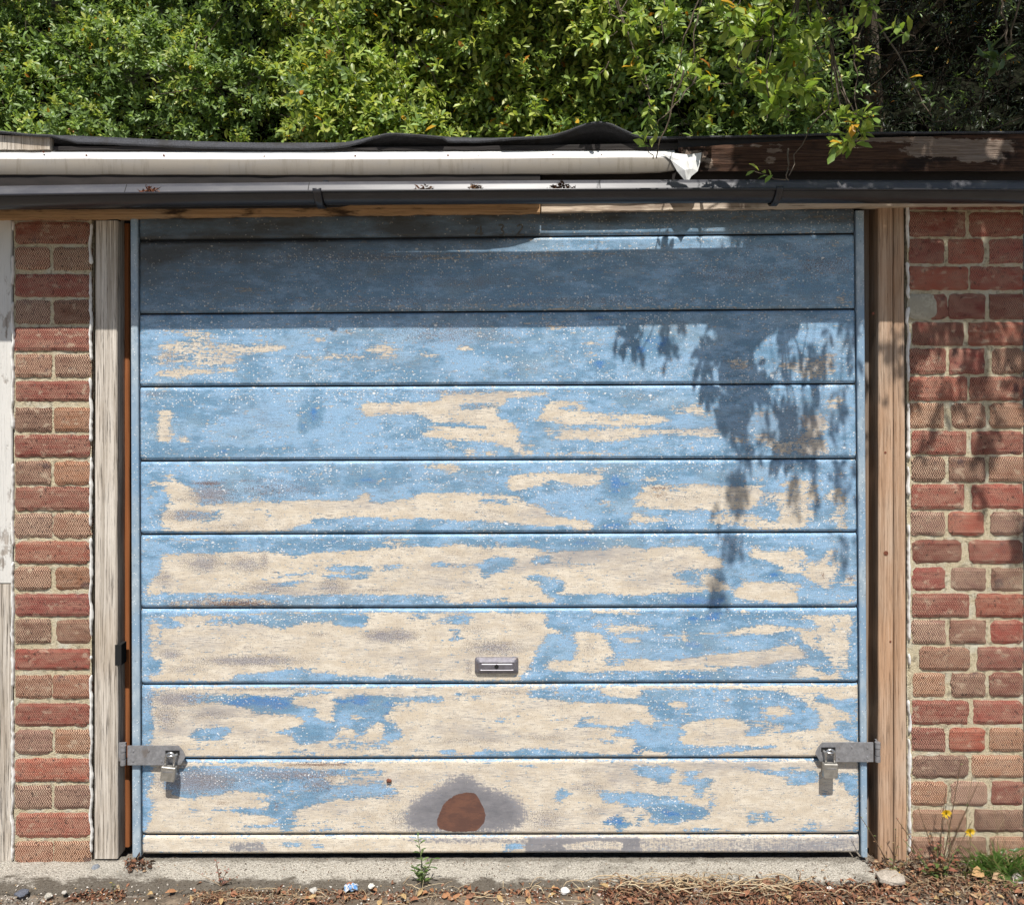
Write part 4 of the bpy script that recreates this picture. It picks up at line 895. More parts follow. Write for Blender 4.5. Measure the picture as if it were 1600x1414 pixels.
NR, _ = post('neighbouring_post', 'thin blue-grey painted post at the right edge beyond the wider pier', 1600.5, 1660, 1600.5, 1660, 322, 1345, .004, .09, M['rail'], seed=31, part='timber')

# ------------------------------------------------------------------ lintel, fascia, trim, gutter, roof
def board(name, parent, xs, top, bot, d, th, mat, mati=0, step=6, amp=.5, seed=0, screen=True, rot=None):
    """long horizontal board; top/bot are (x,y) polylines in photo pixels seen at depth d"""
    x = np.arange(xs[0], xs[1]+.1, step); tx, ty = zip(*top); bx, by = zip(*bot)
    yt = np.interp(x, tx, ty); yb = np.interp(x, bx, by)
    mb = MB(); vs = []; nr = 6; wf = W if screen else P0
    for i in range(len(x)):
        b = yb[i]+(nz(x[i]*.05, seed)*amp*2+nz(x[i]*.2, seed+1)*amp)
        t_ = yt[i]+nz(x[i]*.04, seed+2)*amp*.5
        for j in range(nr): 
            q = j/(nr-1); dd = d+nz(x[i]*.03, q*2, seed)*.0012
            vs.append(wf(x[i], t_+(b-t_)*q, dd))
        p = wf(x[i], b, d); vs.append((p[0], -(d-th), p[2]+.0005)); p = wf(x[i], t_, d); vs.append((p[0], -(d-th), p[2]-.0005))
    m = nr+2
    fs = [(i*m+j, i*m+(j+1)%m, (i+1)*m+(j+1)%m, (i+1)*m+j) for i in range(len(x)-1) for j in range(m)]
    fs += [tuple(range(m)), tuple((len(x)-1)*m+k for k in reversed(range(m)))]
    mb.add(vs, fs)
    return mb.build(name, mat, parent)
LIN = empty('lintel', W(800, 335, .02), 'stained brown timber lintel running between the gutter and the top of the door', 'lintel')
board('timber', LIN, (-80, 846), [(-80,250),(846,250)], [(-80,342),(150,341),(300,338),(560,335),(846,332)], .034, .034+.02, M['lintel'], seed=2, amp=.8)
board('timber', LIN, (846, 1690), [(846,300),(1690,300)], [(846,331.5),(1345,323),(1690,320)], .028, .028+.02, M['lintel_sunlit'], seed=3, amp=.5)
M['gap_shade'] = m_plain('gap_shade_timber', (.02,.015,.013), .85, .6, 24, .5, scale=(.3,1,1))  # near-black colour stands for shade between felt, trim and gutter
FA = empty('fascia_board', W(400, 290, .06), 'fascia board behind the gutter, coloured black for the gap shade, its right half rotted away', 'fascia')
board('timber', FA, (-80, 848), [(-80,262),(848,262)], [(-80,327),(300,325),(500,323.5),(530,322.5),(545,319.2),(690,318.2),(700,317),(760,316),(800,311),(830,303),(842,290),(848,270)], .071, .02, M['gap_shade'], seed=6, amp=.35)

board('backing', FA, (846, 1690), [(846,240),(1690,240)], [(846,301),(1690,301)], .022, .02, M['gap_shade'], seed=7, amp=.3)  # black board added to show the shaded gap below the trim
# the rotten timber right of the white trim
RT = empty('roof_edge_timber', W(1300, 268, .06), 'rotting roof-edge timber with pale worn patches, right of the white trim', 'timber')
t = NT('rotten_timber'); pa_ = t.attr('pale').outputs[0]; n1 = t.noise(60, (.5,1,1), 6, .7); g1 = t.noise(1, (7,200,300), 4, .6)
pf = t.math('ADD', t.sep(pa_)[0], t.math('MULTIPLY', t.math('SUBTRACT', n1, .5), 2.2))
c_ = t.mix(t.step(g1, .35, .7), (.035,.018,.012), (.10,.055,.035)); c_ = t.mix(t.math('MULTIPLY', t.step(t.noise(14,(.5,1,1),4,.6), .5, .65), .8), c_, (.012,.009,.008))
pc_ = t.mix(t.step(g1, .35, .7), (.15,.11,.085), (.26,.205,.165)); col_ = t.mix(t.step(pf, .42, .6), c_, pc_)
M['rot'] = t.done(col_, .9, t.bump(t.math('ADD', g1, n1), .8, .004), 0, .2)
px = np.arange(1060, 1692, 3.0); q = np.linspace(0, 1, 22); PX, Q = np.meshgrid(px, q)
ytop = np.interp(PX, [1060,1150,1250,1350,1450,1560,1700], [231,226,219,216,213,210,211]); ybot = 268+PX*0
PYs = ytop+(ybot-ytop)*Q+ (value_noise(PX.shape,(4,8),4)-.5)*1.6
dep = .058+.010*(value_noise(PX.shape,(5,14),5)-.5)-.006*(Q-.5)**2
pale = np.zeros(PX.shape)
def ptc(cx, cy, rx, ry, v=1.0):
    global pale
    pale = np.maximum(pale, v*np.exp(-(((PX-cx)/rx)**4+((PYs-cy)/ry)**4)))
for a in ((1085,246,18,10),(1480,232,70,16),(1535,236,35,20),(1400,218,80,5,.8),(1210,236,14,4,.8),(1206,251,10,6,.6),(1108,255,8,9,.7),(1560,228,30,12,.8),(1180,228,60,3,.5),(1520,245,30,10,.9)): ptc(*a)
f_ = (D-dep)/D
grid_obj('timber', (PX-800)*S*f_, -dep, CZ+(HOR-PYs)*S*f_, M['rot'], RT, {'pale': np.stack([pale]*3+[np.ones_like(pale)], -1)}, off=RT.location)
mb = MB(); a_ = W(1060, 214, .05); b_ = W(1690, 266, .05); mb.box(a_[0], b_[0], -.045, .02, b_[2], a_[2]); mb.build('core', M['blackboard'], RT)

# white angle trim, torn at its right end
TR = empty('white_trim', W(540, 273, .07), 'long white plastic roof trim above the gutter, torn and folded down at its right end', 'roof trim')
xs_ = np.arange(-80, 1056.1, 6)
y_a = np.interp(xs_, [-80,540,1056], [235,235,233]); y_b = np.interp(xs_, [-80,540,1056], [248,249,245.5]); y_c = np.interp(xs_, [-80,540,900,1030,1056], [273.5,274,272,270,266])
mb = MB(); vs = []; 
for i, x in enumerate(xs_):
    w1 = nz(x*.012, 3)*1.0
    y_e = y_c[i]+nz(x*.02,8)*.8
    k = 1.0
    pr = [W(x, y_a[i]+w1*.4, .028), W(x, y_a[i]+1.5+w1*.4, .036), W(x, y_b[i]-1.2+w1, .0735), W(x, y_b[i]+w1, .0765), W(x, y_b[i]+1.5+w1, .0772), W(x, y_e-1, .0755), W(x, y_e, .074)]
    p = W(x, y_e, .074); pr += [(p[0], -.055, p[2]+.002)]
    vs += pr
m = 8
fa = []; fb = []
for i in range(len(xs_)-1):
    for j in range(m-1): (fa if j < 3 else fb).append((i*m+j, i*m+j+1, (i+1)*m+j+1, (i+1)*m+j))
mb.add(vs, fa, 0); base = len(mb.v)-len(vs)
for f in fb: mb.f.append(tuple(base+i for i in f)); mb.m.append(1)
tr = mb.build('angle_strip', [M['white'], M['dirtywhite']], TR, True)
mb = MB()   # torn flap
fl_ = [W(1030,238,.078),W(1056,240,.080),W(1076,242,.078),W(1096,239,.07),W(1048,250,.082),W(1068,252,.088),W(1084,250,.082),W(1094,255,.076),W(1058,268,.083),W(1070,266,.093),W(1082,264,.086),W(1090,268,.080),W(1068,280,.084),W(1074,288,.086),W(1080,276,.083)]
mb.add(fl_, [(0,4,5,1),(1,5,6,2),(2,6,7,3),(4,8,9,5),(5,9,10,6),(6,10,11,7),(8,12,13,9),(9,13,14,10),(10,14,11)]); fo = mb.build('torn_flap', M['white'], TR, False)
sm = fo.modifiers.new('thick', 'SOLIDIFY'); sm.thickness = .0016
mb = MB()
for x, y in ((68,238),(135,243),(256,243),(257,246),(413,245),(470,247),(555,244),(700,243),(747,245),(864,243),(940,243)):
    mb.tube([W(x,y,.055), W(x,y,.067)], .0028, 8)
mb.build('nail_heads', M['rustm'], tr)

# gutter: half-round, sagging forward
GU = empty('gutter', W(800, 300, .15), 'black plastic half-round gutter tipped forward under the roof edge', 'gutter')
def gut(x): 
    Yc = np.interp(x, [-80,25,217,540,1100,1700], [316,315,312,308.5,305,306]); dc = np.interp(x, [-80,217,540,850,1100,1700], [.151,.151,.152,.153,.149,.142]); return Yc, dc
RG = .0498
def gut_pt(x, ang, r, tipa=None):
    Yc, dc = gut(x); tip = R(27)
    a = ang  # 0 = front lip, 180 = back lip through the bottom
    ca, sa = math.cos(a), math.sin(a)
    u_, w_ = r*ca, -r*sa            # forward, up before tipping
    fwd = u_*math.cos(tip)+w_*math.sin(tip)*1.0; up = -u_*math.sin(tip)+w_*math.cos(tip)
    if a > 1.9:   # the back wall is flat and leans away
        k_ = min(1.08, (a-1.9)/(math.pi-1.9)); fwd = -.012+(-.050+.012)*k_+(r-RG)*-.8; up = -.047+(.021+.047)*k_-(r-RG)*.4
    fx = (D-dc)/D
    return ((x-800)*S, -(dc+fwd), (1340-Yc)*S+up)
xs_ = list(np.arange(-80, 1700, 12)); NA = 16
mb = MB(); vo = []; 
for x in xs_:
    for k in range(NA+1): vo.append(gut_pt(x, math.pi*k/NA, RG))
    for k in range(NA+1): vo.append(gut_pt(x, math.pi*(1-k/NA), RG-.003))
m = 2*(NA+1); fo_, fi_ = [], []
for i in range(len(xs_)-1):
    for j in range(m):
        f = (i*m+j, (i+1)*m+j, (i+1)*m+(j+1)%m, i*m+(j+1)%m)
        (fi_ if NA+1 <= j < m-1 else fo_).append(f)
mb.add(vo, fo_, 0)
for f in fi_: mb.f.append(f); mb.m.append(1)
mb.build('channel', [M['black'], M['gutterin']], GU, True)
mb = MB()   # rolled front lip
mb.tube([gut_pt(x, R(-2), RG+.0015) for x in xs_], .0035, 8); mb.build('front_lip', M['black'], GU, True)
def collar(x0, x1, rr_, name, full=True):
    mb = MB(); vs = []; xx_ = (x0, x0+1, x1-1, x1); rads = (rr_-.003, rr_, rr_, rr_-.003)
    for x, r_ in zip(xx_, rads):
        for k in range(NA+3): vs.append(gut_pt(x, math.pi*(k-1)/NA, r_))
    m = NA+3
    mb.add(vs, [(i*m+j, i*m+j+1, (i+1)*m+j+1, (i+1)*m+j) for i in range(3) for j in range(m-1)])
    o = mb.build(name, M['black'], GU, True); s_ = o.modifiers.new('t','SOLIDIFY'); s_.thickness = -.003; return o
collar(-14, 25, .064, 'union'); collar(516, 526, .0565, 'bracket'); collar(1180, 1188, .0555, 'bracket')
for x in (521,): 
    mb = MB(); p = gut_pt(x, math.pi, RG); mb.box(p[0]-.006, p[0]+.006, p[1]-.002, -.06, p[2]-.006, p[2]+.006); mb.build('bracket_arm', M['black'], GU)
for x in (224, 497, 931): mb = MB(); mb.tube([gut_pt(x, math.pi*(.64+.35*k/8), RG-.0035) for k in range(9)], .0012, 5); mb.build('joint', M['blackboard'], GU)
# dead-leaf clumps lying in the gutter
def clump(name, px, w, h, label, n, cols, seed):
    rd = random.Random(seed); mb = MB()
    Yc, dc = gut(px); c = gut_pt(px, math.pi*.52, RG-.004)
    for _ in range(n):
        x = c[0]+rd.gauss(0, w*.33)*S; e = max(0, 1-abs((x-c[0])/S)/(w*.62))
        y = c[1]+rd.uniform(-.025,.03); z = c[2]+rd.uniform(.01, .022+h*S*e)
        L = rd.uniform(.006,.018); a = rd.uniform(0,6.28); el = rd.uniform(-.5,.9)
        dv = Vector((math.cos(a)*math.cos(el), math.sin(a)*math.cos(el), math.sin(el)))*L; s = dv.cross(Vector((rd.random(),rd.random(),rd.random()))).normalized()*rd.uniform(.0008,.0022)
        p = Vector((x,y,z)); k = rd.choice(cols); mb.add([p-s, p+dv*.5-s*1.4+Vector((0,0,.001)), p+dv, p+s], [(0,1,2,3)], 0, (*k,1))
    o = mb.build(name, M['tintm']); tag(o, label, 'debris', 'debris clumps in the gutter'); return o
BR = [(.16,.07,.035),(.10,.045,.025),(.24,.12,.06),(.07,.035,.02),(.3,.18,.09)]; OR = [(.32,.12,.06),(.24,.09,.05),(.38,.18,.09),(.15,.06,.03)]
clump('gutter_debris', 268, 34, 16, 'leftmost clump in the gutter, orange-brown needles', 420, OR, 1)
clump('gutter_debris', 672, 34, 12, 'clump of brown needles in the gutter, second from the left', 380, BR, 2)
clump('gutter_debris', 746, 28, 13, 'clump of brown needles in the gutter, third from the left', 330, BR, 3)
clump('gutter_debris', 872, 50, 15, 'darkest and widest clump in the gutter, rightmost of the four', 600, BR[:4]+[(.04,.02,.012)], 4)

# felted roof with a curling edge
RF = empty('garage_roof', W(800, 225, 0), 'low garage roof with mineral felt curling up at its front edge', 'roof')
tc = [(-90,203),(0,205),(40,210),(110,213),(200,217),(300,222),(400,224.5),(490,226),(540,224),(580,215),(605,208),(640,210),(700,215),(760,217),(850,214),(880,208),(905,197),(930,190),(945,190),(965,198),(985,209),(1010,215),(1080,214),(1200,212),(1300,209),(1400,207),(1700,206)]
xs_ = np.arange(-90, 1700, 5.0); yt = np.interp(xs_, *zip(*tc))
yt = np.convolve(np.pad(yt,3,'edge'), np.ones(7)/7, 'valid')
band = np.interp(xs_, [-90,80,120,480,560,600,690,700,740,800,1700], [0,0,8,6,3,0,0,5,4,0,0])
vs = []; mb = MB()
for i, x in enumerate(xs_):
    n_ = nz(x*.06, 4)*.6
    e = W(x, yt[i]+band[i]+1.6+n_, .062-.012*(band[i]>1)); e2 = W(x, yt[i]+band[i]+n_, .062-.012*(band[i]>1)); m1 = W(x, yt[i]+n_, .035)
    z1 = (1340-222)*S-.012
    rows = [(e[0], e[1]+.004, e[2]-.001), e, e2, m1, (e[0], -.03, max(z1, m1[2]-.02)), (e[0], .12, z1), (e[0], .8, z1), (e[0], 3.6, z1+.05)]
    vs += rows
m = 8
mb.add(vs, [(i*m+j, i*m+j+1, (i+1)*m+j+1, (i+1)*m+j) for i in range(len(xs_)-1) for j in range(m-1)])
fe = mb.build('felt', M['felt'], RF, True); s_ = fe.modifiers.new('t','SOLIDIFY'); s_.thickness = .002; s_.offset = -1
mb = MB(); a_ = W(-90, 214, .045); b_ = W(1700, 236, .045)
mb.box(a_[0], b_[0], -.030, 3.5, (1340-255)*S, (1340-234)*S); mb.build('deck', M['blackboard'], RF)  # deck edge coloured black for the shade under the felt
board('edge_batten', RF, (-90, 82), [(-90,208),(82,215)], [(-90,234),(82,234)], .05, .02, M['oldwood'], seed=41, amp=.6)
board('edge_batten', RF, (84, 1062), [(84,229),(560,231),(1062,224)], [(84,235.5),(1062,234)], .045, .02, M['gap_shade'], seed=43, amp=.4)
# walls and floor behind the door so that the gaps stay dark and the garage is solid
mb = MB(); mb.box(-1.6, 1.6, .30, .42, -.03, (1340-236)*S-.002); tag(mb.build('garage_wall', M['blackboard']), kind='structure')
# ------------------------------------------------------------------ ground
GZ = -.026
mb = MB(); mb.add([(-40,-40,GZ),(40,-40,GZ),(40,40,GZ),(-40,40,GZ)], [(0,1,2,3)])
tag(mb.build('ground', M['tarmac']), kind='structure')
# concrete sill: rough rounded front edge
px = np.arange(-120, 1362, 3.0); q = np.linspace(0, 1, 34)
PX, Q = np.meshgrid(px, q)
fr = np.interp(PX, [-120,0,200,800,1200,1330,1361], [.118,.118,.112,.108,.098,.09,.06])+(value_noise(PX.shape,(40,14),61)-.5)*.022+(value_noise(PX.shape,(40,4),62)-.5)*.008
t_ = np.clip(Q/.72, 0, 1); s_ = np.clip((Q-.72)/.28, 0, 1)
Yd = -(.0-(-.03))*0 + (.02 + (-.02)*0) - (fr+.02)*t_ - .014*np.sin(s_*math.pi/2)
Zd = -.0085-.019*(1-np.cos(s_*math.pi/2)) + (value_noise(PX.shape,(5,5),63)-.5)*.0035 - .004*np.clip((t_-.85)/.15,0,1)
Xd = (PX-800)*S
tag(grid_obj('sill', Xd, Yd, Zd, M['concrete']), kind='structure')['label'] = 'rough concrete sill in front of the door'
# dark earth along the right wall and thin dirt along the sill
px = np.arange(1338, 1760, 3.0); q = np.linspace(0, 1, 60); PX, Q = np.meshgrid(px, q)
hum = np.clip((PX-1345)/40, 0, 1)
Zs = GZ-.004+hum*(.020*(1-Q)**.7)+(value_noise(PX.shape,(6,8),71)-.5)*.014
tag(grid_obj('soil', (PX-800)*S, .04-Q*.42, Zs, M['soil']), kind='structure')
px = np.arange(-150, 1400, 3.0); q = np.linspace(0, 1, 40); PX, Q = np.meshgrid(px, q)
den = np.interp(PX, [-150,60,150,380,700,950,1300,1400], [.1,.15,.45,.8,.85,1,1,1])
Zs = GZ-.006+ (.0085*den)*np.exp(-((Q-.28)/.26)**2)*2+(value_noise(PX.shape,(6,9),72)-.5)*.011
tag(grid_obj('dirt', (PX-800)*S, -.095-Q*.22, Zs, M['soil']), kind='structure')

def stone(name, px, py, d, r, c, label, cat, seed, flat=.5, group=None, mat=None):
    rd = random.Random(seed); mb = MB(); vs = []; n, m = 9, 5
    p = Vector(W(px, py, d))
    for j in range(m+1):
        ph = math.pi*j/m
        for i in range(n):
            th = 2*math.pi*i/n
            v = Vector((math.sin(ph)*math.cos(th), math.sin(ph)*math.sin(th), math.cos(ph)*flat))
            v *= r*(1+.38*nz(v.x*1.7+seed, v.y*1.7, v.z*1.7)); vs.append(p+v)
    mb.add(vs, [(j*n+i, j*n+(i+1)%n, (j+1)*n+(i+1)%n, (j+1)*n+i) for j in range(m) for i in range(n)], 0, (*c,1))
    return tag(mb.build(name, mat or M['tintm']), label, cat, group)
stone('stone', 1392, 1370, .085, .036, (.42,.37,.31), 'pale flat stone in the litter in front of the right-hand door post', 'stone', 4, .38)
stone('slate_chip', 35, 1394, .14, .017, (.12,.13,.16), 'dark blue-grey slate chip at the far left of the tarmac', 'slate chip', 5, .3)
stone('stone', 150, 1355, .03, .013, (.22,.24,.27), 'small blue-grey chip on the sill at the foot of the silvered post', 'stone', 6, .6)
for i, (x, y, d, r, c, lab) in enumerate(((883,1392,.135,.013,(.78,.76,.74),'bright white pebble near the middle of the litter'),(937,1399,.14,.009,(.55,.42,.36),'pinkish pebble right of the bright white one'),
    (490,1391,.13,.011,(.50,.48,.44),'grey pebble left of the crumpled blue and white wrapper'),(580,1384,.12,.009,(.7,.68,.6),'off-white pebble right of the crumpled blue and white wrapper'),
    (76,1399,.15,.010,(.45,.42,.36),'tan pebble in the bottom left corner'),(100,1394,.14,.007,(.5,.47,.42),'smaller tan pebble beside another in the bottom left corner'),(1296,1388,.12,.008,(.74,.68,.62),'cream pebble in the red-brown litter left of the flat stone'))):
    stone('pebble', x, y, d, r, c, lab, 'pebble', 20+i, .6, 'pebbles in the litter')
def wrapper(px, py, d, r, cols, label, seed):
    rd = random.Random(seed); p = Vector(W(px, py, d)); E = None; mb = MB(); n = 7
    g = [[p+Vector(((i/n-.5)*2*r*rd.uniform(.75,1.1), (j/n-.5)*1.3*r+rd.uniform(-.15,.15)*r, rd.uniform(0,.75)*r+.004)) for i in range(n+1)] for j in range(n+1)]
    for j in range(n):
        for i in range(n):
            c = rd.choice(cols); mb.add([g[j][i], g[j][i+1], g[j+1][i+1], g[j+1][i]], [(0,1,2),(0,2,3)], 0, (*c,1))
    return tag(mb.build('wrapper', M['wrap']), label, 'litter')
wrapper(548, 1392, .13, .018, [(.75,.77,.8),(.12,.3,.62),(.7,.72,.75),(.3,.5,.75)], 'crumpled blue and white wrapper in the litter', 3)
wrapper(1258, 1403, .14, .012, [(.12,.03,.16),(.08,.02,.10),(.3,.15,.35)], 'small crumpled purple wrapper in the litter', 4)
wrapper(1090, 1396, .13, .013, [(.6,.55,.55),(.7,.66,.64)], 'scrap of pinkish white paper lying among dry stems', 5)

# ------------------------------------------------------------------ fallen litter (uncountable) and dry stems
class LeafMB:
    """fast collector of many little leaves"""
    def __init__(self): self.v = []; self.c = []; self.shape = None
    def add_many(self, pos, dirs, nrm, L, Wd, col, fold=.18, curl=.15, shape='leaf'):
        pos, dirs, nrm = map(np.asarray, (pos, dirs, nrm)); n = len(pos)
        dirs = dirs/np.linalg.norm(dirs, axis=1, keepdims=True)
        side = np.cross(dirs, nrm); side /= np.maximum(1e-6, np.linalg.norm(side, axis=1, keepdims=True)); up = np.cross(side, dirs)
        L = np.broadcast_to(L, n)[:,None]; Wd = np.broadcast_to(Wd, n)[:,None]
        prof = [(0,0),(.34,.72),(.66,1.0),(1.0,0)] if shape == 'leaf' else [(0,0),(.3,.9),(.6,.8),(1,0)]
        out = []
        def pt(t, s, f): return pos+dirs*L*t+side*Wd*s*.5-up*(L*curl*t*t)+up*(Wd*fold*abs(s))*1.0
        for (t, s) in ((0,0),(.34,-.75),(.34,0),(.34,.75),(.70,-.95),(.70,0),(.70,.95),(1.0,0)): out.append(pt(t, s, fold))
        self.v.append(np.stack(out, 1)); self.c.append(np.asarray(col))
    def build(self, name, mat, parent=None, off=(0,0,0)):
        v = np.concatenate(self.v, 0); n = len(v); col = np.concatenate(self.c, 0)
        base = (np.arange(n)*8)[:,None]
        tris = np.array([(0,2,1),(0,3,2),(4,5,7),(5,6,7)]); quads = np.array([(1,2,5,4),(2,3,6,5)])
        T = (base[:,:,None]+tris[None]).reshape(-1); Q = (base[:,:,None]+quads[None]).reshape(-1)
        me = bpy.data.meshes.new(name); me.vertices.add(n*8); me.vertices.foreach_set('co', (v.reshape(-1,3)-np.array(off)).astype(np.float32).ravel())
        li = np.concatenate([T, Q]).astype(np.int32); me.loops.add(len(li)); me.loops.foreach_set('vertex_index', li)
        nt, nq = n*4, n*2; tot = np.concatenate([np.full(nt,3), np.full(nq,4)]).astype(np.int32); st = np.concatenate([[0], np.cumsum(tot)[:-1]]).astype(np.int32)
        me.polygons.add(nt+nq); me.polygons.foreach_set('loop_start', st); me.polygons.foreach_set('loop_total', tot)
        me.update(calc_edges=True); me.polygons.foreach_set('use_smooth', np.ones(nt+nq, bool))
        me.materials.append(mat)
        ca = me.color_attributes.new('tint', 'FLOAT_COLOR', 'POINT'); cc = np.concatenate([np.repeat(col, 8, 0), np.ones((n*8,1))], 1).astype(np.float32); ca.data.foreach_set('color', cc.ravel())
        o = bpy.data.objects.new(name, me); COL.objects.link(o)
        if parent is not None: o.parent = parent
        return o

def unit(n): a = rng.normal(size=(n,3)); return a/np.linalg.norm(a, axis=1, keepdims=True)
LM = LeafMB()
pal = np.array([(.19,.085,.05),(.25,.115,.065),(.13,.07,.045),(.32,.18,.10),(.11,.075,.052),(.22,.11,.07),(.40,.27,.16),(.34,.27,.19),(.08,.055,.038)])
def litter(n, xr, ymean, ysd, zb, Ls, pile=0, w=(1,)*9):
    x = rng.uniform(*xr, n); y = rng.normal(ymean, ysd, n); X = (x-800)*S
    w_ = np.array(w, float); c = pal[rng.choice(len(pal), n, p=w_/w_.sum())]*rng.uniform(.7,1.25,(n,1))
    z = zb+rng.random(n)*pile
    d = unit(n); d[:,2] *= .35; nm = unit(n); nm[:,2] = np.abs(nm[:,2])+.6
    L = rng.uniform(*Ls, n)
    LM.add_many(np.stack([X, y, z], 1), d, nm, L, L*rng.uniform(.2,.55,n), c, .5, .35)
rw = (4,4,3,2,1,3,.8,.6,1)
litter(700, (-80,330), -.16, .035, GZ+.002, (.004,.012), .004, (1,1,2,1,3,1,1,2,3))
litter(1500, (330,560), -.145, .028, GZ+.002, (.005,.016), .010, rw)
litter(500, (150,230), -.125, .02, GZ+.004, (.005,.018), .008, rw)
litter(1800, (560,960), -.135, .022, GZ+.002, (.005,.018), .010, rw)
litter(5200, (930,1370), -.150, .033, GZ+.003, (.005,.018), .018, rw)
litter(3400, (1350,1700), -.10, .055, GZ+.004, (.006,.02), .020, (2,2,2,2,2,2,1.6,1.6,1.4))
litter(700, (1350,1700), -.03, .02, -.012, (.006,.018), .010, (2,2,2,2,2,2,1,1,1))
litter(500, (195,1340), -.035, .035, -.0065, (.002,.007), .002, (1,1,2,1,3,1,1,2,3))
litter(90, (205,240), -.03, .015, -.006, (.008,.02), .012, rw)
# sparse larger fallen leaves
n = 150; xs__ = np.concatenate([rng.uniform(250,1380,90), rng.uniform(1380,1650,60)])
LM.add_many(np.stack([(xs__-800)*S, rng.uniform(-.20,-.10,n), np.full(n, GZ+.016)+rng.random(n)*.006], 1), unit(n)*[1,1,.2], np.tile([0,-.3,1.],(n,1))+rng.normal(0,.3,(n,3)), rng.uniform(.016,.032,n), rng.uniform(.009,.018,n), np.array([(.40,.20,.10),(.30,.14,.08),(.42,.29,.14),(.25,.13,.08)])[rng.integers(0,4,n)], .3, .4)
n = 1100; xs__ = rng.uniform(-80,1650,n)
LM.add_many(np.stack([(xs__-800)*S, rng.uniform(-.24,-.10,n), np.full(n, GZ+.008)+rng.random(n)*.01], 1), unit(n)*[1,1,.2], np.tile([0,-.3,1.],(n,1)), rng.uniform(.002,.007,n), rng.uniform(.002,.005,n), np.array([(.6,.55,.48),(.45,.4,.34),(.7,.66,.6),(.5,.36,.2)])[rng.integers(0,4,n)], .3, .2)
tag(LM.build('leaf_litter', M['tintm']), 'red-brown leaf and bark litter along the foot of the sill and wall', 'leaf litter', kind='stuff')
mb = MB(); rd = random.Random(5)
def stemcurve(x, y, z, L, a, col, r=.0011, arch=.02):
    pts = []; b = rd.uniform(-1.4,1.4)
    for k in range(8):
        t = k/7; aa = a+b*t
        x += math.cos(aa)*L/7; y += math.sin(aa)*L/7*.45
        pts.append((x, y, z+arch*math.sin(math.pi*t)*rd.uniform(.8,1.2)))
    mb.tube(pts, r, 4, 0, (*col,1), .5, False)
ST = [(.50,.38,.24),(.40,.29,.17),(.58,.47,.31),(.30,.19,.11)]
for _ in range(120): stemcurve((rd.gauss(1110,85)-800)*S, rd.uniform(-.155,-.10), GZ+rd.uniform(.012,.028), rd.uniform(.04,.15), rd.uniform(-.5,3.6), rd.choice(ST), rd.uniform(.0009,.002), rd.uniform(.0,.022))
for _ in range(150): stemcurve((rd.uniform(350,1650)-800)*S, rd.uniform(-.19,-.10), GZ+rd.uniform(.008,.02), rd.uniform(.03,.10), rd.uniform(0,6.3), rd.choice(ST), rd.uniform(.0006,.0011), rd.uniform(0,.012))
for _ in range(240): stemcurve((rd.gauss(430,50)-800)*S, rd.uniform(-.17,-.12), GZ+rd.uniform(.008,.018), rd.uniform(.01,.03), rd.uniform(0,6.3), rd.choice(ST[1:]+[(.2,.13,.07)]), .0006, .004)
for _ in range(160): stemcurve((rd.uniform(1380,1640)-800)*S, rd.uniform(-.16,-.03), GZ+rd.uniform(.012,.03), rd.uniform(.02,.08), rd.uniform(0,6.3), rd.choice(ST[1:]+[(.16,.10,.06)]), .0008, .01)
tag(mb.build('dry_stems', M['tintm'], None, True), 'tangle of straw-coloured dead stems on the litter', 'dry stems', kind='stuff')

# ------------------------------------------------------------------ weeds
def weed(name, base, label, cat, spec, seed, leafcol, mat='leaf2', group=None):
    """spec: list of stems (dx, dy, height, n leaves, leaf length, leaf width, lean)"""
    rd = random.Random(seed); E = empty(name, base, label, cat, group); b = Vector(base)
    mb = MB(); lm = LeafMB(); tips = []
    for (dx, dy, h, nl, ll, lw, scol) in spec:
        pts = []
        wob = rd.uniform(-.25,.25)
        for k in range(9):
            t = k/8; pts.append(b+Vector((dx*t+h*.10*math.sin(t*3+wob)*wob, dy*t, h*t**.9)))
        mb.tube(pts, .0018 if h > .06 else .0010, 5, 0, (*scol,1), .45, False); tips.append(pts[-1])
        P_, D_, N_, L_ = [], [], [], []
        for i in range(nl):
            t = (i+.6)/nl; k = min(7, int(t*8)); p = pts[k].lerp(pts[k+1], t*8-k); a = i*2.4+rd.uniform(-.4,.4)
            P_.append(p); D_.append((math.cos(a), math.sin(a)*.8, rd.uniform(.1,.9))); N_.append((0,-.3,1)); L_.append(ll*(1-.45*t)*rd.uniform(.7,1.2))
        if P_:
            c = np.array(leafcol)[[rd.randrange(len(leafcol)) for _ in P_]]
            lm.add_many(np.array([tuple(p) for p in P_]), np.array(D_), np.array(N_), np.array(L_), np.array(L_)*lw, c, .3, .3)
    mb.build('stems', M['tintm'], E, True)
    if lm.v: lm.build('leaves', M[mat], E, off=b)
    return E, tips
G1 = [(.10,.17,.045),(.14,.22,.06),(.08,.14,.04),(.17,.24,.08)]
gs = (.16,.19,.08); bs = (.20,.12,.07)
weed('weed', W(660, 1380, .11), 'small leafy green weed growing from the crack below the middle of the door', 'weed', [(-.012,0,.125,20,.030,.26,gs),(.03,-.01,.075,9,.034,.2,gs),(-.028,0,.05,8,.026,.3,gs),(.012,-.01,.06,9,.022,.4,gs),(-.01,.0,.035,8,.02,.45,gs)], 2, G1)
weed('weed', W(345, 1384, .11), 'withered red-brown weed on the sill edge near the left padlock', 'weed', [(-.012,0,.07,10,.014,.5,bs),(-.09,0,.05,1,.01,.4,(.4,.3,.2)),(.05,0,.03,3,.014,.5,bs),(.02,0,.05,6,.013,.5,bs)], 3, [(.26,.12,.09),(.34,.18,.15),(.20,.09,.06)], 'tintm')
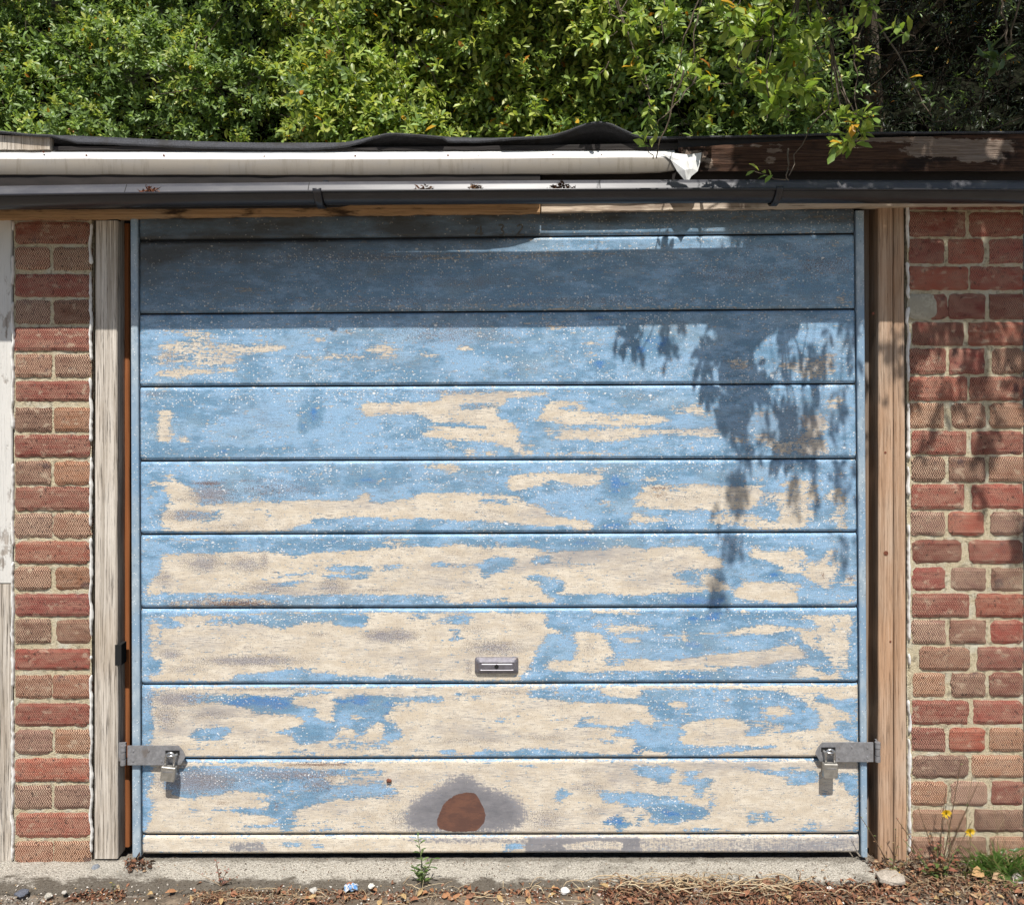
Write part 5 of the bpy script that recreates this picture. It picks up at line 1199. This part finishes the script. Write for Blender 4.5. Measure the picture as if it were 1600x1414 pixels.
weed('weed', W(178, 1398, .12), 'tiny yellowing sprout on the tarmac below the silvered post', 'weed', [(-.004,0,.035,5,.014,.4,gs),(.008,0,.02,4,.014,.4,gs)], 4, [(.2,.22,.06),(.4,.3,.08)])
weed('weed', W(655, 1412, .13), 'single dry straw stem leaning by the green weed', 'weed', [(.012,0,.065,0,.01,.3,(.5,.42,.26)),(.10,.0,.035,0,.01,.3,(.5,.4,.26))], 5, G1)
dk = (.13,.085,.05)
weed('weed', W(1394, 1365, .07), 'thin brown creeping weed climbing in front of the right-hand door post', 'weed', [(-.085,.01,.155,9,.012,.4,dk),(.015,.01,.12,7,.014,.45,dk),(-.03,.0,.06,5,.013,.5,dk),(.05,0,.04,7,.02,.5,gs),(.02,.01,.075,6,.012,.4,dk)], 6, [(.16,.2,.07),(.22,.13,.07),(.3,.2,.1)])
weed('weed', W(1468, 1380, .08), 'tangled dead brown weed against the foot of the right pier', 'weed', [(-.11,.02,.17,12,.014,.4,dk),(-.05,.02,.2,14,.014,.4,dk),(.03,.02,.24,12,.013,.4,dk),(.05,.0,.1,12,.02,.5,gs),(-.02,.01,.14,14,.016,.5,dk),(.10,.02,.16,10,.013,.4,dk),(.07,.02,.33,9,.014,.4,dk),(.12,.02,.27,9,.014,.4,dk),(-.09,.02,.11,9,.016,.5,gs),(.0,.01,.10,16,.034,.45,gs),(.04,.0,.07,12,.036,.4,gs),(-.06,.0,.05,9,.03,.5,gs),(-.06,0,.08,10,.02,.55,gs)], 7, [(.2,.12,.06),(.28,.18,.1),(.14,.2,.06),(.35,.14,.09)])
# dandelion-like flowers
def flower(bx, by, d, hx, hy, label, seed):
    b = Vector(W(bx, by, d)); h = Vector(W(hx, hy, d)); E = empty('yellow_flower', b, label, 'flower', 'yellow flowers at the foot of the right pier')
    mb = MB(); pts = [b.lerp(h, k/8)+Vector((math.sin(k/8*3.1)*.012, 0, 0)) for k in range(9)]; mb.tube(pts, .0011, 5, 0, (.15,.14,.07,1), .8); mb.build('stem', M['tintm'], E, True)
    lm = LeafMB(); n = 46; a = np.arange(n)*2.4; el = np.linspace(.05, 1.2, n)
    dr = np.stack([np.cos(a)*np.cos(el), -.35-.2*np.sin(a), np.sin(a)*np.cos(el)*.7+.45*np.sin(el)+.2], 1)
    lm.add_many(np.tile(tuple(h), (n,1)), dr, np.tile([0,-1,.3],(n,1))+rng.normal(0,.2,(n,3)), np.linspace(.0165,.008,n), .0038, np.tile([.82,.56,.02],(n,1))*rng.uniform(.85,1.1,(n,1)), .1, .1)
    lm.build('petals', M['leaf2'], E, off=b)
    lm = LeafMB(); n = 10; lm.add_many(np.tile(tuple(h-Vector((0,0,.007))), (n,1)), np.stack([np.cos(np.arange(n)*.63)*.4, np.sin(np.arange(n)*.63)*.4, np.ones(n)],1), unit(n), .010, .003, np.tile([.1,.15,.05],(n,1)), .2, 0); lm.build('calyx', M['leaf2'], E, off=b)
flower(1478, 1378, .085, 1478, 1270, 'yellow flower on the taller stem, against the brickwork', 1)
flower(1500, 1380, .075, 1515, 1299, 'yellow flower on the shorter stem, nearest the grass tuft', 2)
weed('weed', W(1404, 1372, .08), 'tiny orange-yellow blossom low in the litter beside the flat stone', 'weed', [(0,0,.018,6,.008,.8,gs)], 9, [(.75,.42,.03)])
# grass tuft
E = empty('grass_tuft', W(1565, 1372, .06), 'bright green grass tuft at the foot of the right pier', 'grass tuft'); b = Vector(E.location)
mb = MB()
for i in range(320):
    a = rd.uniform(-.3, 3.5); L = rd.uniform(.06,.20); o_ = b+Vector((rd.gauss(0,.045), rd.uniform(-.02,.02), 0)); w = rd.uniform(.0012,.0026)
    dv = Vector((math.cos(a)*rd.uniform(.5,1), rd.uniform(-.5,.15), rd.uniform(.6,1.7))).normalized()
    vs = []; n = 6
    for k in range(n+1):
        t = k/n; p = o_+dv*L*t+Vector((0,0,-L*.45*t*t)); s = Vector((-dv.z, 0, dv.x)); s.normalize(); s *= w*(1-t**2*.95); vs += [p-s, p+s]
    c = rd.choice([(.10,.20,.04),(.14,.26,.06),(.08,.15,.04),(.2,.28,.08),(.3,.27,.12)])
    mb.add(vs, [(2*k,2*k+1,2*k+3,2*k+2) for k in range(n)], 0, (*c,1))
mb.build('blades', M['leaf2'], E, True)
mb = MB()
for (dx, h, w_) in ((-.04,.22,.02),(.005,.20,.01),(.02,.16,-.03),(-.12,.30,-.02)):
    mb.tube([b+Vector((dx*.6+w_*math.sin(k*.4), .01, h*k/8)) for k in range(9)], .0009, 4, 0, (.22,.17,.09,1), .6)
mb.build('seed_stalks', M['tintm'], E, True)
weed('weed', W(1560, 1395, .10), 'low broad-leaved green weed in front of the grass tuft', 'weed', [(.02,0,.04,11,.044,.5,gs),(-.03,0,.03,10,.038,.5,gs),(.06,0,.035,10,.04,.5,gs)], 12, G1)
weed('weed', W(1545, 1352, .04), 'broad-leaved weed tucked behind the grass against the bricks', 'weed', [(-.03,-.01,.03,9,.034,.45,gs),(.08,-.01,.05,11,.034,.5,gs),(.03,-.01,.04,9,.03,.5,gs)], 13, G1)
for i, (x, y, c, lab) in enumerate(((1530,1368,(.45,.28,.13),'large tan fallen leaf left of the grass tuft'),(1562,1374,(.40,.27,.16),'large brown fallen leaf in front of the grass tuft'),(1592,1378,(.34,.30,.27),'grey fallen leaf at the right edge'),(266,1399,(.62,.28,.10),'orange fallen leaf on the tarmac left of the withered weed'))):
    lm = LeafMB(); lm.add_many(np.array([W(x-12, y+2, .1)])+[[0,0,.006]], np.array([[1,.3,.15]]), np.array([[.1,-.8,1.]]), .045 if i < 3 else .026, .03 if i < 3 else .018, np.array([c]), .15, .15)
    tag(lm.build('fallen_leaf', M['tintm']), lab, 'leaf', 'large fallen leaves')

# ------------------------------------------------------------------ the hedge behind the roof
def hedge_depth(x, z, seed):
    return .22*nz(x*1.5, z*1.9, seed)+.17*nz(x*3.7, z*4.3, seed+3)+.09*nz(x*9, z*9, seed+6)
GREEN = np.array([(.18,.27,.09),(.22,.33,.11),(.27,.38,.13),(.15,.225,.08),(.33,.45,.17)])
YEL = np.array([(.35,.43,.10),(.41,.48,.11),(.29,.40,.10),(.48,.51,.13),(.23,.33,.09)])
def foliage(lm, n_twigs, xr, zr, yc, seed, L, pal_a, pal_b, mixf, spread=.20, per=16, yellow=.008, dens=None, lw=.42):
    g = np.random.default_rng(seed); cnt = 0
    P, Dr, N, Ln, Cc = [], [], [], [], []
    while cnt < n_twigs:
        x = g.uniform(*xr); z = g.uniform(*zr)
        if dens is not None and g.random() > dens(x, z): continue
        cnt += 1
        y = yc(x)+hedge_depth(x, z, seed)+abs(g.normal(0, .11))
        base = np.array([x, y, z])
        out = np.array([g.normal(0,.55), -1.0+g.normal(0,.3), g.normal(.35,.5)]); out /= np.linalg.norm(out)
        ln = g.uniform(.6, 1.25)*spread; m = int(per*g.uniform(.7,1.3)); f = mixf(x, z)
        t = np.linspace(.1, 1, m)**.75
        pos = base+np.outer(t*ln, out)+np.outer(-(t**2)*ln*.28, [0,0,1])+g.normal(0,.004,(m,3))
        a = np.arange(m)*2.4+g.uniform(0,6)
        ref = np.cross(out, [0,0,1.]); ref /= np.linalg.norm(ref); r2 = np.cross(out, ref)
        dr = np.outer(np.cos(a), ref)+np.outer(np.sin(a), r2)+out*(.35+.6*t[:,None])+[0,0,.10]+g.normal(0,.18,(m,3))
        nm = np.tile([0,-.45,1.],(m,1))+g.normal(0,.5,(m,3))
        P.append(pos); Dr.append(dr); N.append(nm); Ln.append(L*g.uniform(.65,1.25,m)*(1.05-.3*t))
        pa_ = pal_b if g.random() < f else pal_a
        c = pa_[g.integers(0, len(pa_), m)]*g.uniform(.75,1.2)*g.uniform(.85,1.15,(m,1))
        yl = g.random(m) < yellow; c[yl] = np.array([(.62,.36,.03),(.55,.22,.03),(.5,.42,.05)])[g.integers(0,3,yl.sum())]
        Cc.append(c)
    Ln = np.concatenate(Ln); lm.add_many(np.concatenate(P), np.concatenate(Dr), np.concatenate(N), Ln, Ln*lw, np.concatenate(Cc), .22, .22)
def twigs(mb, n, xr, zr, yc, seed, r=.0022, L=(.15,.45)):
    g = random.Random(seed)
    for _ in range(n):
        x, z = g.uniform(*xr), g.uniform(*zr); y = yc(x)+hedge_depth(x, z, seed)+g.uniform(-.02,.25); p = Vector((x,y,z)); d = Vector((g.gauss(0,.6), g.gauss(-.2,.5), g.gauss(.5,.6))).normalized(); pts = [p]
        l = g.uniform(*L)/6
        for k in range(6): d = (d+Vector((g.gauss(0,.2),g.gauss(0,.2),g.gauss(0,.2)))).normalized(); p = p+d*l; pts.append(p)
        mb.tube(pts, r*g.uniform(.6,1.5), 4, 0, (1,1,1,1), .4, False)
def dark_backing(parent, x0, x1, yb, seed, name='shade_backing_sheet', z1=3.5):  # dark sheet added behind the leaves to block sky and look shaded
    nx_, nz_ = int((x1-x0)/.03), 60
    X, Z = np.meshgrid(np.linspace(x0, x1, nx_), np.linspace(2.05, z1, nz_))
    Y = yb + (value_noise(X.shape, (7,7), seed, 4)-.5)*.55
    return grid_obj(name, X, Y, Z, M['dark_backing'], parent, {'tint': np.ones(X.shape+(4,))}, off=parent.location, smooth=False)
# left: finer, bluer leaves, standing further back
HL = empty('hedge_shrub', (-1.5, 1.4, 2.06), 'hedge shrub with small cool green leaves, over the left end of the roof', 'shrub', 'hedge shrubs behind the roof')
lm = LeafMB(); foliage(lm, 4600, (-2.9,-.35), (2.1,3.35), lambda x: 1.05, 51, .036, GREEN, YEL, lambda x, z: .25 if x < -1.0 else .75, .17, 17, dens=lambda x, z: 1 if z < 3.1 else .4)
lm.build('foliage', M['leaf'], HL, off=HL.location)
mb = MB(); twigs(mb, 150, (-2.8,-.4), (2.15,3.2), lambda x: 1.0, 51); mb.build('twigs', M['bark'], HL, True); dark_backing(HL, -3.2, -.2, 1.75, 3)
HM = empty('hedge_shrub', (.25, 1.2, 2.06), 'hedge shrub with bright yellow-green leaves, behind the middle of the roof', 'shrub', 'hedge shrubs behind the roof')
lm = LeafMB(); foliage(lm, 4000, (-.75,1.15), (2.1,3.25), lambda x: .72, 52, .042, GREEN, YEL, lambda x, z: .85 if x < .4 else .3, .19, 17, .016, dens=lambda x, z: (1 if z < 3.0 else .4)*(1 if x < .4 else .5))
lm.build('foliage', M['leaf'], HM, off=HM.location)
mb = MB(); twigs(mb, 150, (-.7,1.2), (2.15,3.1), lambda x: .68, 52); mb.build('twigs', M['bark'], HM, True); dark_backing(HM, -.9, 1.35, 1.5, 4)
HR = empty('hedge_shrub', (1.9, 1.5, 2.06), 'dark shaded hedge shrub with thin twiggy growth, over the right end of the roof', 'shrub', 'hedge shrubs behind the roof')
lm = LeafMB(); DKG = np.array([(.030,.048,.022),(.045,.065,.030),(.022,.036,.018),(.065,.085,.045)])  # leaf colours darkened for the shade over this shrub
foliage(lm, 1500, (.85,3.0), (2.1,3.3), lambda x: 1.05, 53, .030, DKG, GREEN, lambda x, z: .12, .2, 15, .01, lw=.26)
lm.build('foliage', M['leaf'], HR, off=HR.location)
mb = MB(); twigs(mb, 520, (.85,2.9), (2.1,3.2), lambda x: .95, 53, .0022, (.2,.7)); mb.build('twigs', M['darktwig'], HR, True); dark_backing(HR, 1.0, 3.4, 1.9, 5)

# ------------------------------------------------------------------ the tree that leans over the roof from the right
SUNV = Vector((0, -math.cos(R(SUN_EL)), math.sin(R(SUN_EL))))
TB = Vector((1.75, 1.55, 2.06))
TREE = empty('overhanging_tree', TB, 'small leafy tree leaning in from the right with sprays hanging over the gutter', 'tree')
def sprayleaves(lm, tip, root, n, L, pal_, g, droop=1.0, w=.40, spread=1.0):
    """leaves set along the outer part of a twig that runs root -> tip"""
    tip, root = np.array(tip), np.array(root); ax = tip-root; ln = np.linalg.norm(ax); ax = ax/ln
    t = np.linspace(.35, 1.0, n); pos = root+np.outer(t*ln, ax)+g.normal(0,.004*spread,(n,3))
    a = np.arange(n)*2.4+g.uniform(0,6); ref = np.cross(ax, [.3,.2,1.]); ref /= np.linalg.norm(ref); r2 = np.cross(ax, ref)
    dr = np.outer(np.cos(a), ref)+np.outer(np.sin(a), r2)+ax*(.3+.7*t[:,None])+np.array([0,0,-.25*droop])+g.normal(0,.15,(n,3))
    nm = np.tile([0,-.5,1.],(n,1))+g.normal(0,.45,(n,3)); Ls = L*g.uniform(.7,1.2,n)
    c = pal_[g.integers(0,len(pal_),n)]*g.uniform(.85,1.15,(n,1)); yl = g.random(n) < .035; c[yl] = (.6,.33,.03)
    lm.add_many(pos, dr, nm, Ls, Ls*w, c, .2, .25)
SPR = np.array([(.23,.34,.07),(.29,.40,.075),(.35,.44,.085),(.18,.28,.06),(.40,.46,.10)])
DIM = np.array([(.075,.115,.035),(.09,.14,.04),(.06,.10,.032)])  # spray leaves in darker colours that stand for shade
br = MB()
def curve(a, b, sag, n=8, r=.0022, tp=.35):
    a, b = Vector(a), Vector(b); pts = [a.lerp(b, k/n)+Vector((nz(k*.7,a.x*9)*.012, nz(k*.7,a.z*9)*.012, -sag*4*(k/n)*(1-k/n))) for k in range(n+1)]
    br.tube(pts, r, 5, 0, (1,1,1,1), tp, False); return pts
# trunk and limbs
tk = MB(); tk.tube([TB, TB+Vector((-.05,.0,.4)), TB+Vector((-.15,-.15,.9)), TB+Vector((-.22,-.4,1.5)), TB+Vector((-.3,-.7,2.1))], .055, 10, 0, (1,1,1,1), .45); tk.build('trunk', M['bark'], TREE, True)
limb = MB(); hubs = []
for (p, q) in (((-.1,-.05,.7),(-.75,-1.55,1.35)),((-.15,-.15,.95),(-.45,-1.9,1.6)),((-.2,-.3,1.3),(.2,-2.1,1.8)),((-.05,0,.45),(-.95,-1.2,.95)),((-.1,-.1,.6),(.45,-1.5,1.0)),((-.25,-.5,1.6),(-.5,-2.4,2.0))):
    a, b_ = TB+Vector(p), TB+Vector(q); pts = [a.lerp(b_, k/8)+Vector((nz(k,p[2])*.05, 0, .22*math.sin(math.pi*k/8))) for k in range(9)]; limb.tube(pts, .018, 7, 0, (1,1,1,1), .35); hubs += pts[4:]
limb.build('limbs', M['bark'], TREE, True)
g = np.random.default_rng(77)
# sprays that show in the photograph: (tip px, tip py, depth, root offset px, root offset py, leaves, length, twigs, palette)
VIS = [((1180,150),.40,(30,-190),16,.042,9,SPR,60,70),((1215,60),.38,(20,-170),16,.042,8,SPR,62,60),((1150,60),.36,(60,-140),14,.040,6,SPR,45,60),
       ((1335,205),.40,(-40,-150),15,.036,6,SPR,34,26),((1008,200),.34,(60,-90),9,.036,2,SPR,12,16),((1195,272),.36,(40,-40),6,.026,1,SPR,4,3),
       ((1090,100),.20,(10,-130),12,.036,4,SPR,24,45),((960,85),.08,(-20,-150),14,.036,6,SPR,36,44),((1355,20),.34,(20,-90),13,.036,5,SPR,52,26),
       ((1250,110),.42,(10,-160),14,.040,5,SPR,26,44),((1030,30),.15,(10,-120),12,.036,4,SPR,40,30),
       ((1405,135),.25,(-40,-120),7,.034,2,DIM,45,10),((1575,85),.45,(30,-120),9,.048,2,DIM,30,14)]
for (c, d, ro, nl, L, nt, pl_, sx, sy) in VIS:
    lm = LeafMB(); root = Vector(W(c[0]+ro[0], c[1]+ro[1], d-.05))
    for k in range(nt):
        tx = c[0]+g.uniform(-1,1)*sx; ty = c[1]+g.uniform(-1,1)*sy; dd = d+g.uniform(-.06,.06)
        tip = Vector(W(tx, ty, dd)); rt = tip.lerp(root, .55)+Vector((0,0,.02)); an_ = g.uniform(-2.9,.35) if k % 3 else g.uniform(.2,2.9); rt = Vector(W(tx+math.cos(an_)*g.uniform(30,50), ty+math.sin(an_)*g.uniform(20,46), dd-.03))
        if c == (1195,272): rt = Vector(W(1228, 282, dd)); tip = Vector(W(1178, 266, dd))
        sprayleaves(lm, tip, rt, nl, L, pl_, g, -.9, .44); curve(rt, tip, .004, 6, .0016); 
        if k % 2 == 0: curve(root, rt, .01, 8, .0026, .6)
    lm.build('leaf_sprays', M['leaf2'], TREE, off=TB)
curve(W(1298,170,.36), W(1232,275,.36), -.03, 10, .0016, .7); curve(W(1300,60,.3), W(1298,170,.36), .0, 8, .002, .8); curve(W(1090,120,.28), W(1022,195,.34), .01, 8, .002, .6)
curve(W(1330,0,.3), W(1340,190,.38), .01, 10, .0022, .6); curve(W(1560,-40,.4), W(1575,70,.45), .01, 8, .003, .6)
# hanging sprays above the frame; each casts its patch of leaf shade: (landing px, py, spread x, y, distance along the sun, twigs, leaves, length)
SH = LeafMB(); 
LAND = [((905,500),5,4,.72,1,2,.03),((985,545),18,28,.78,3,5,.038),((1035,540),22,34,.85,5,8,.03),((1060,505),12,14,.8,2,6,.036),
        ((1165,540),52,52,.86,7,8,.040),((1225,540),34,48,.9,4,8,.040),((1128,632),14,14,.8,2,4,.04),((1110,545),14,26,.8,2,5,.036),
        ((1155,650),14,44,1.0,7,10,.038),((1158,745),12,42,1.15,6,9,.040),((1152,790),8,16,1.2,2,6,.036),((1145,850),14,26,1.5,4,7,.036),((1122,905),14,34,1.75,4,7,.036),
        ((1290,530),40,34,1.0,4,7,.038),((1330,560),16,60,1.0,3,6,.038),((1265,575),28,20,1.0,2,7,.036),((1250,675),38,40,1.15,8,9,.040),((1215,640),14,20,1.0,2,5,.036),((1300,640),22,40,1.1,3,6,.036),((1200,690),16,24,1.1,2,5,.036),
        ((1262,750),26,30,1.35,4,7,.038),((1310,760),20,36,1.4,4,6,.038),((1318,850),7,28,1.5,2,5,.036),((1248,790),14,24,1.4,2,5,.036),((1120,810),10,10,1.3,1,4,.034),
        ((1390,500),22,50,1.3,5,8,.04),((1400,570),16,50,1.4,3,7,.038),((1370,640),10,20,1.4,1,4,.038),
        ((1450,500),34,46,1.35,9,9,.042),((1530,500),40,50,1.35,11,9,.042),((1590,520),26,60,1.35,6,9,.042),((1450,590),30,42,1.45,5,8,.040),((1530,590),36,42,1.45,7,9,.040),((1590,600),16,60,1.45,4,8,.040),
        ((1485,650),24,24,1.5,4,7,.04),((1545,680),14,40,1.5,5,8,.042),((1528,755),10,45,1.6,4,8,.042),((1440,720),10,20,1.6,2,6,.036),((1440,625),14,40,1.45,2,6,.038),((1588,860),14,40,1.7,5,8,.044),((1540,700),8,30,1.6,2,5,.036)]
for (c, sx, sy, dist_, nt, nl, L) in LAND:
    for k in range(nt):
        px, py = c[0]+g.uniform(-1,1)*sx, c[1]+g.uniform(-1,1)*sy
        dd = max(dist_, (2.439-(1340-py)*S+.11)/1.078)+g.uniform(0,.08)
        tip = Vector(P0(px, py))+SUNV*dd; rt = tip+Vector((g.uniform(-.03,.03), g.uniform(-.01,.02), g.uniform(.05,.09)))
        sprayleaves(SH, tip, rt, nl, L, SPR, g, 1.6); curve(rt+Vector((g.uniform(-.05,.05),.02,.10)), tip, .0, 5, .0015)
# dense crown that shades the eaves on the right and the far hedge
n_cr = 0
def crown(n, fx, fy, fz, tt, nl=12, L=.042):
    for _ in range(n):
        p = Vector((g.uniform(*fx), g.uniform(*fy), g.uniform(*fz)))+SUNV*g.uniform(*tt)
        rt = p+Vector((g.normal(0,.05), g.normal(0,.05), g.uniform(.06,.12))); sprayleaves(SH, p, rt, nl, L, SPR, g, 1.2, .42, 2)
e0 = (1180-800)*S
crown(520, (e0+.02, 2.3), (-.20,-.02), (1.86,2.12), (.85,1.6))
crown(60, (e0-.06, e0+.1), (-.20,-.02), (1.90,2.10), (.9,1.5), 10)
crown(760, (1.25, 3.0), (.6,1.5), (2.1,2.8), (1.0,1.9))
crown(90, (1.0, 1.35), (.6,1.2), (2.1,2.8), (1.1,1.8)); crown(130, (.62, 1.2), (.5,1.1), (2.1,2.8), (1.1,1.8))
crown(55, (1.13, 2.2), (-.02,.0), (1.58,1.84), (1.25,1.6))
SH.build('crown', M['leaf2'], TREE, off=TB)
br.build('twigs', M['bark'], TREE, True)
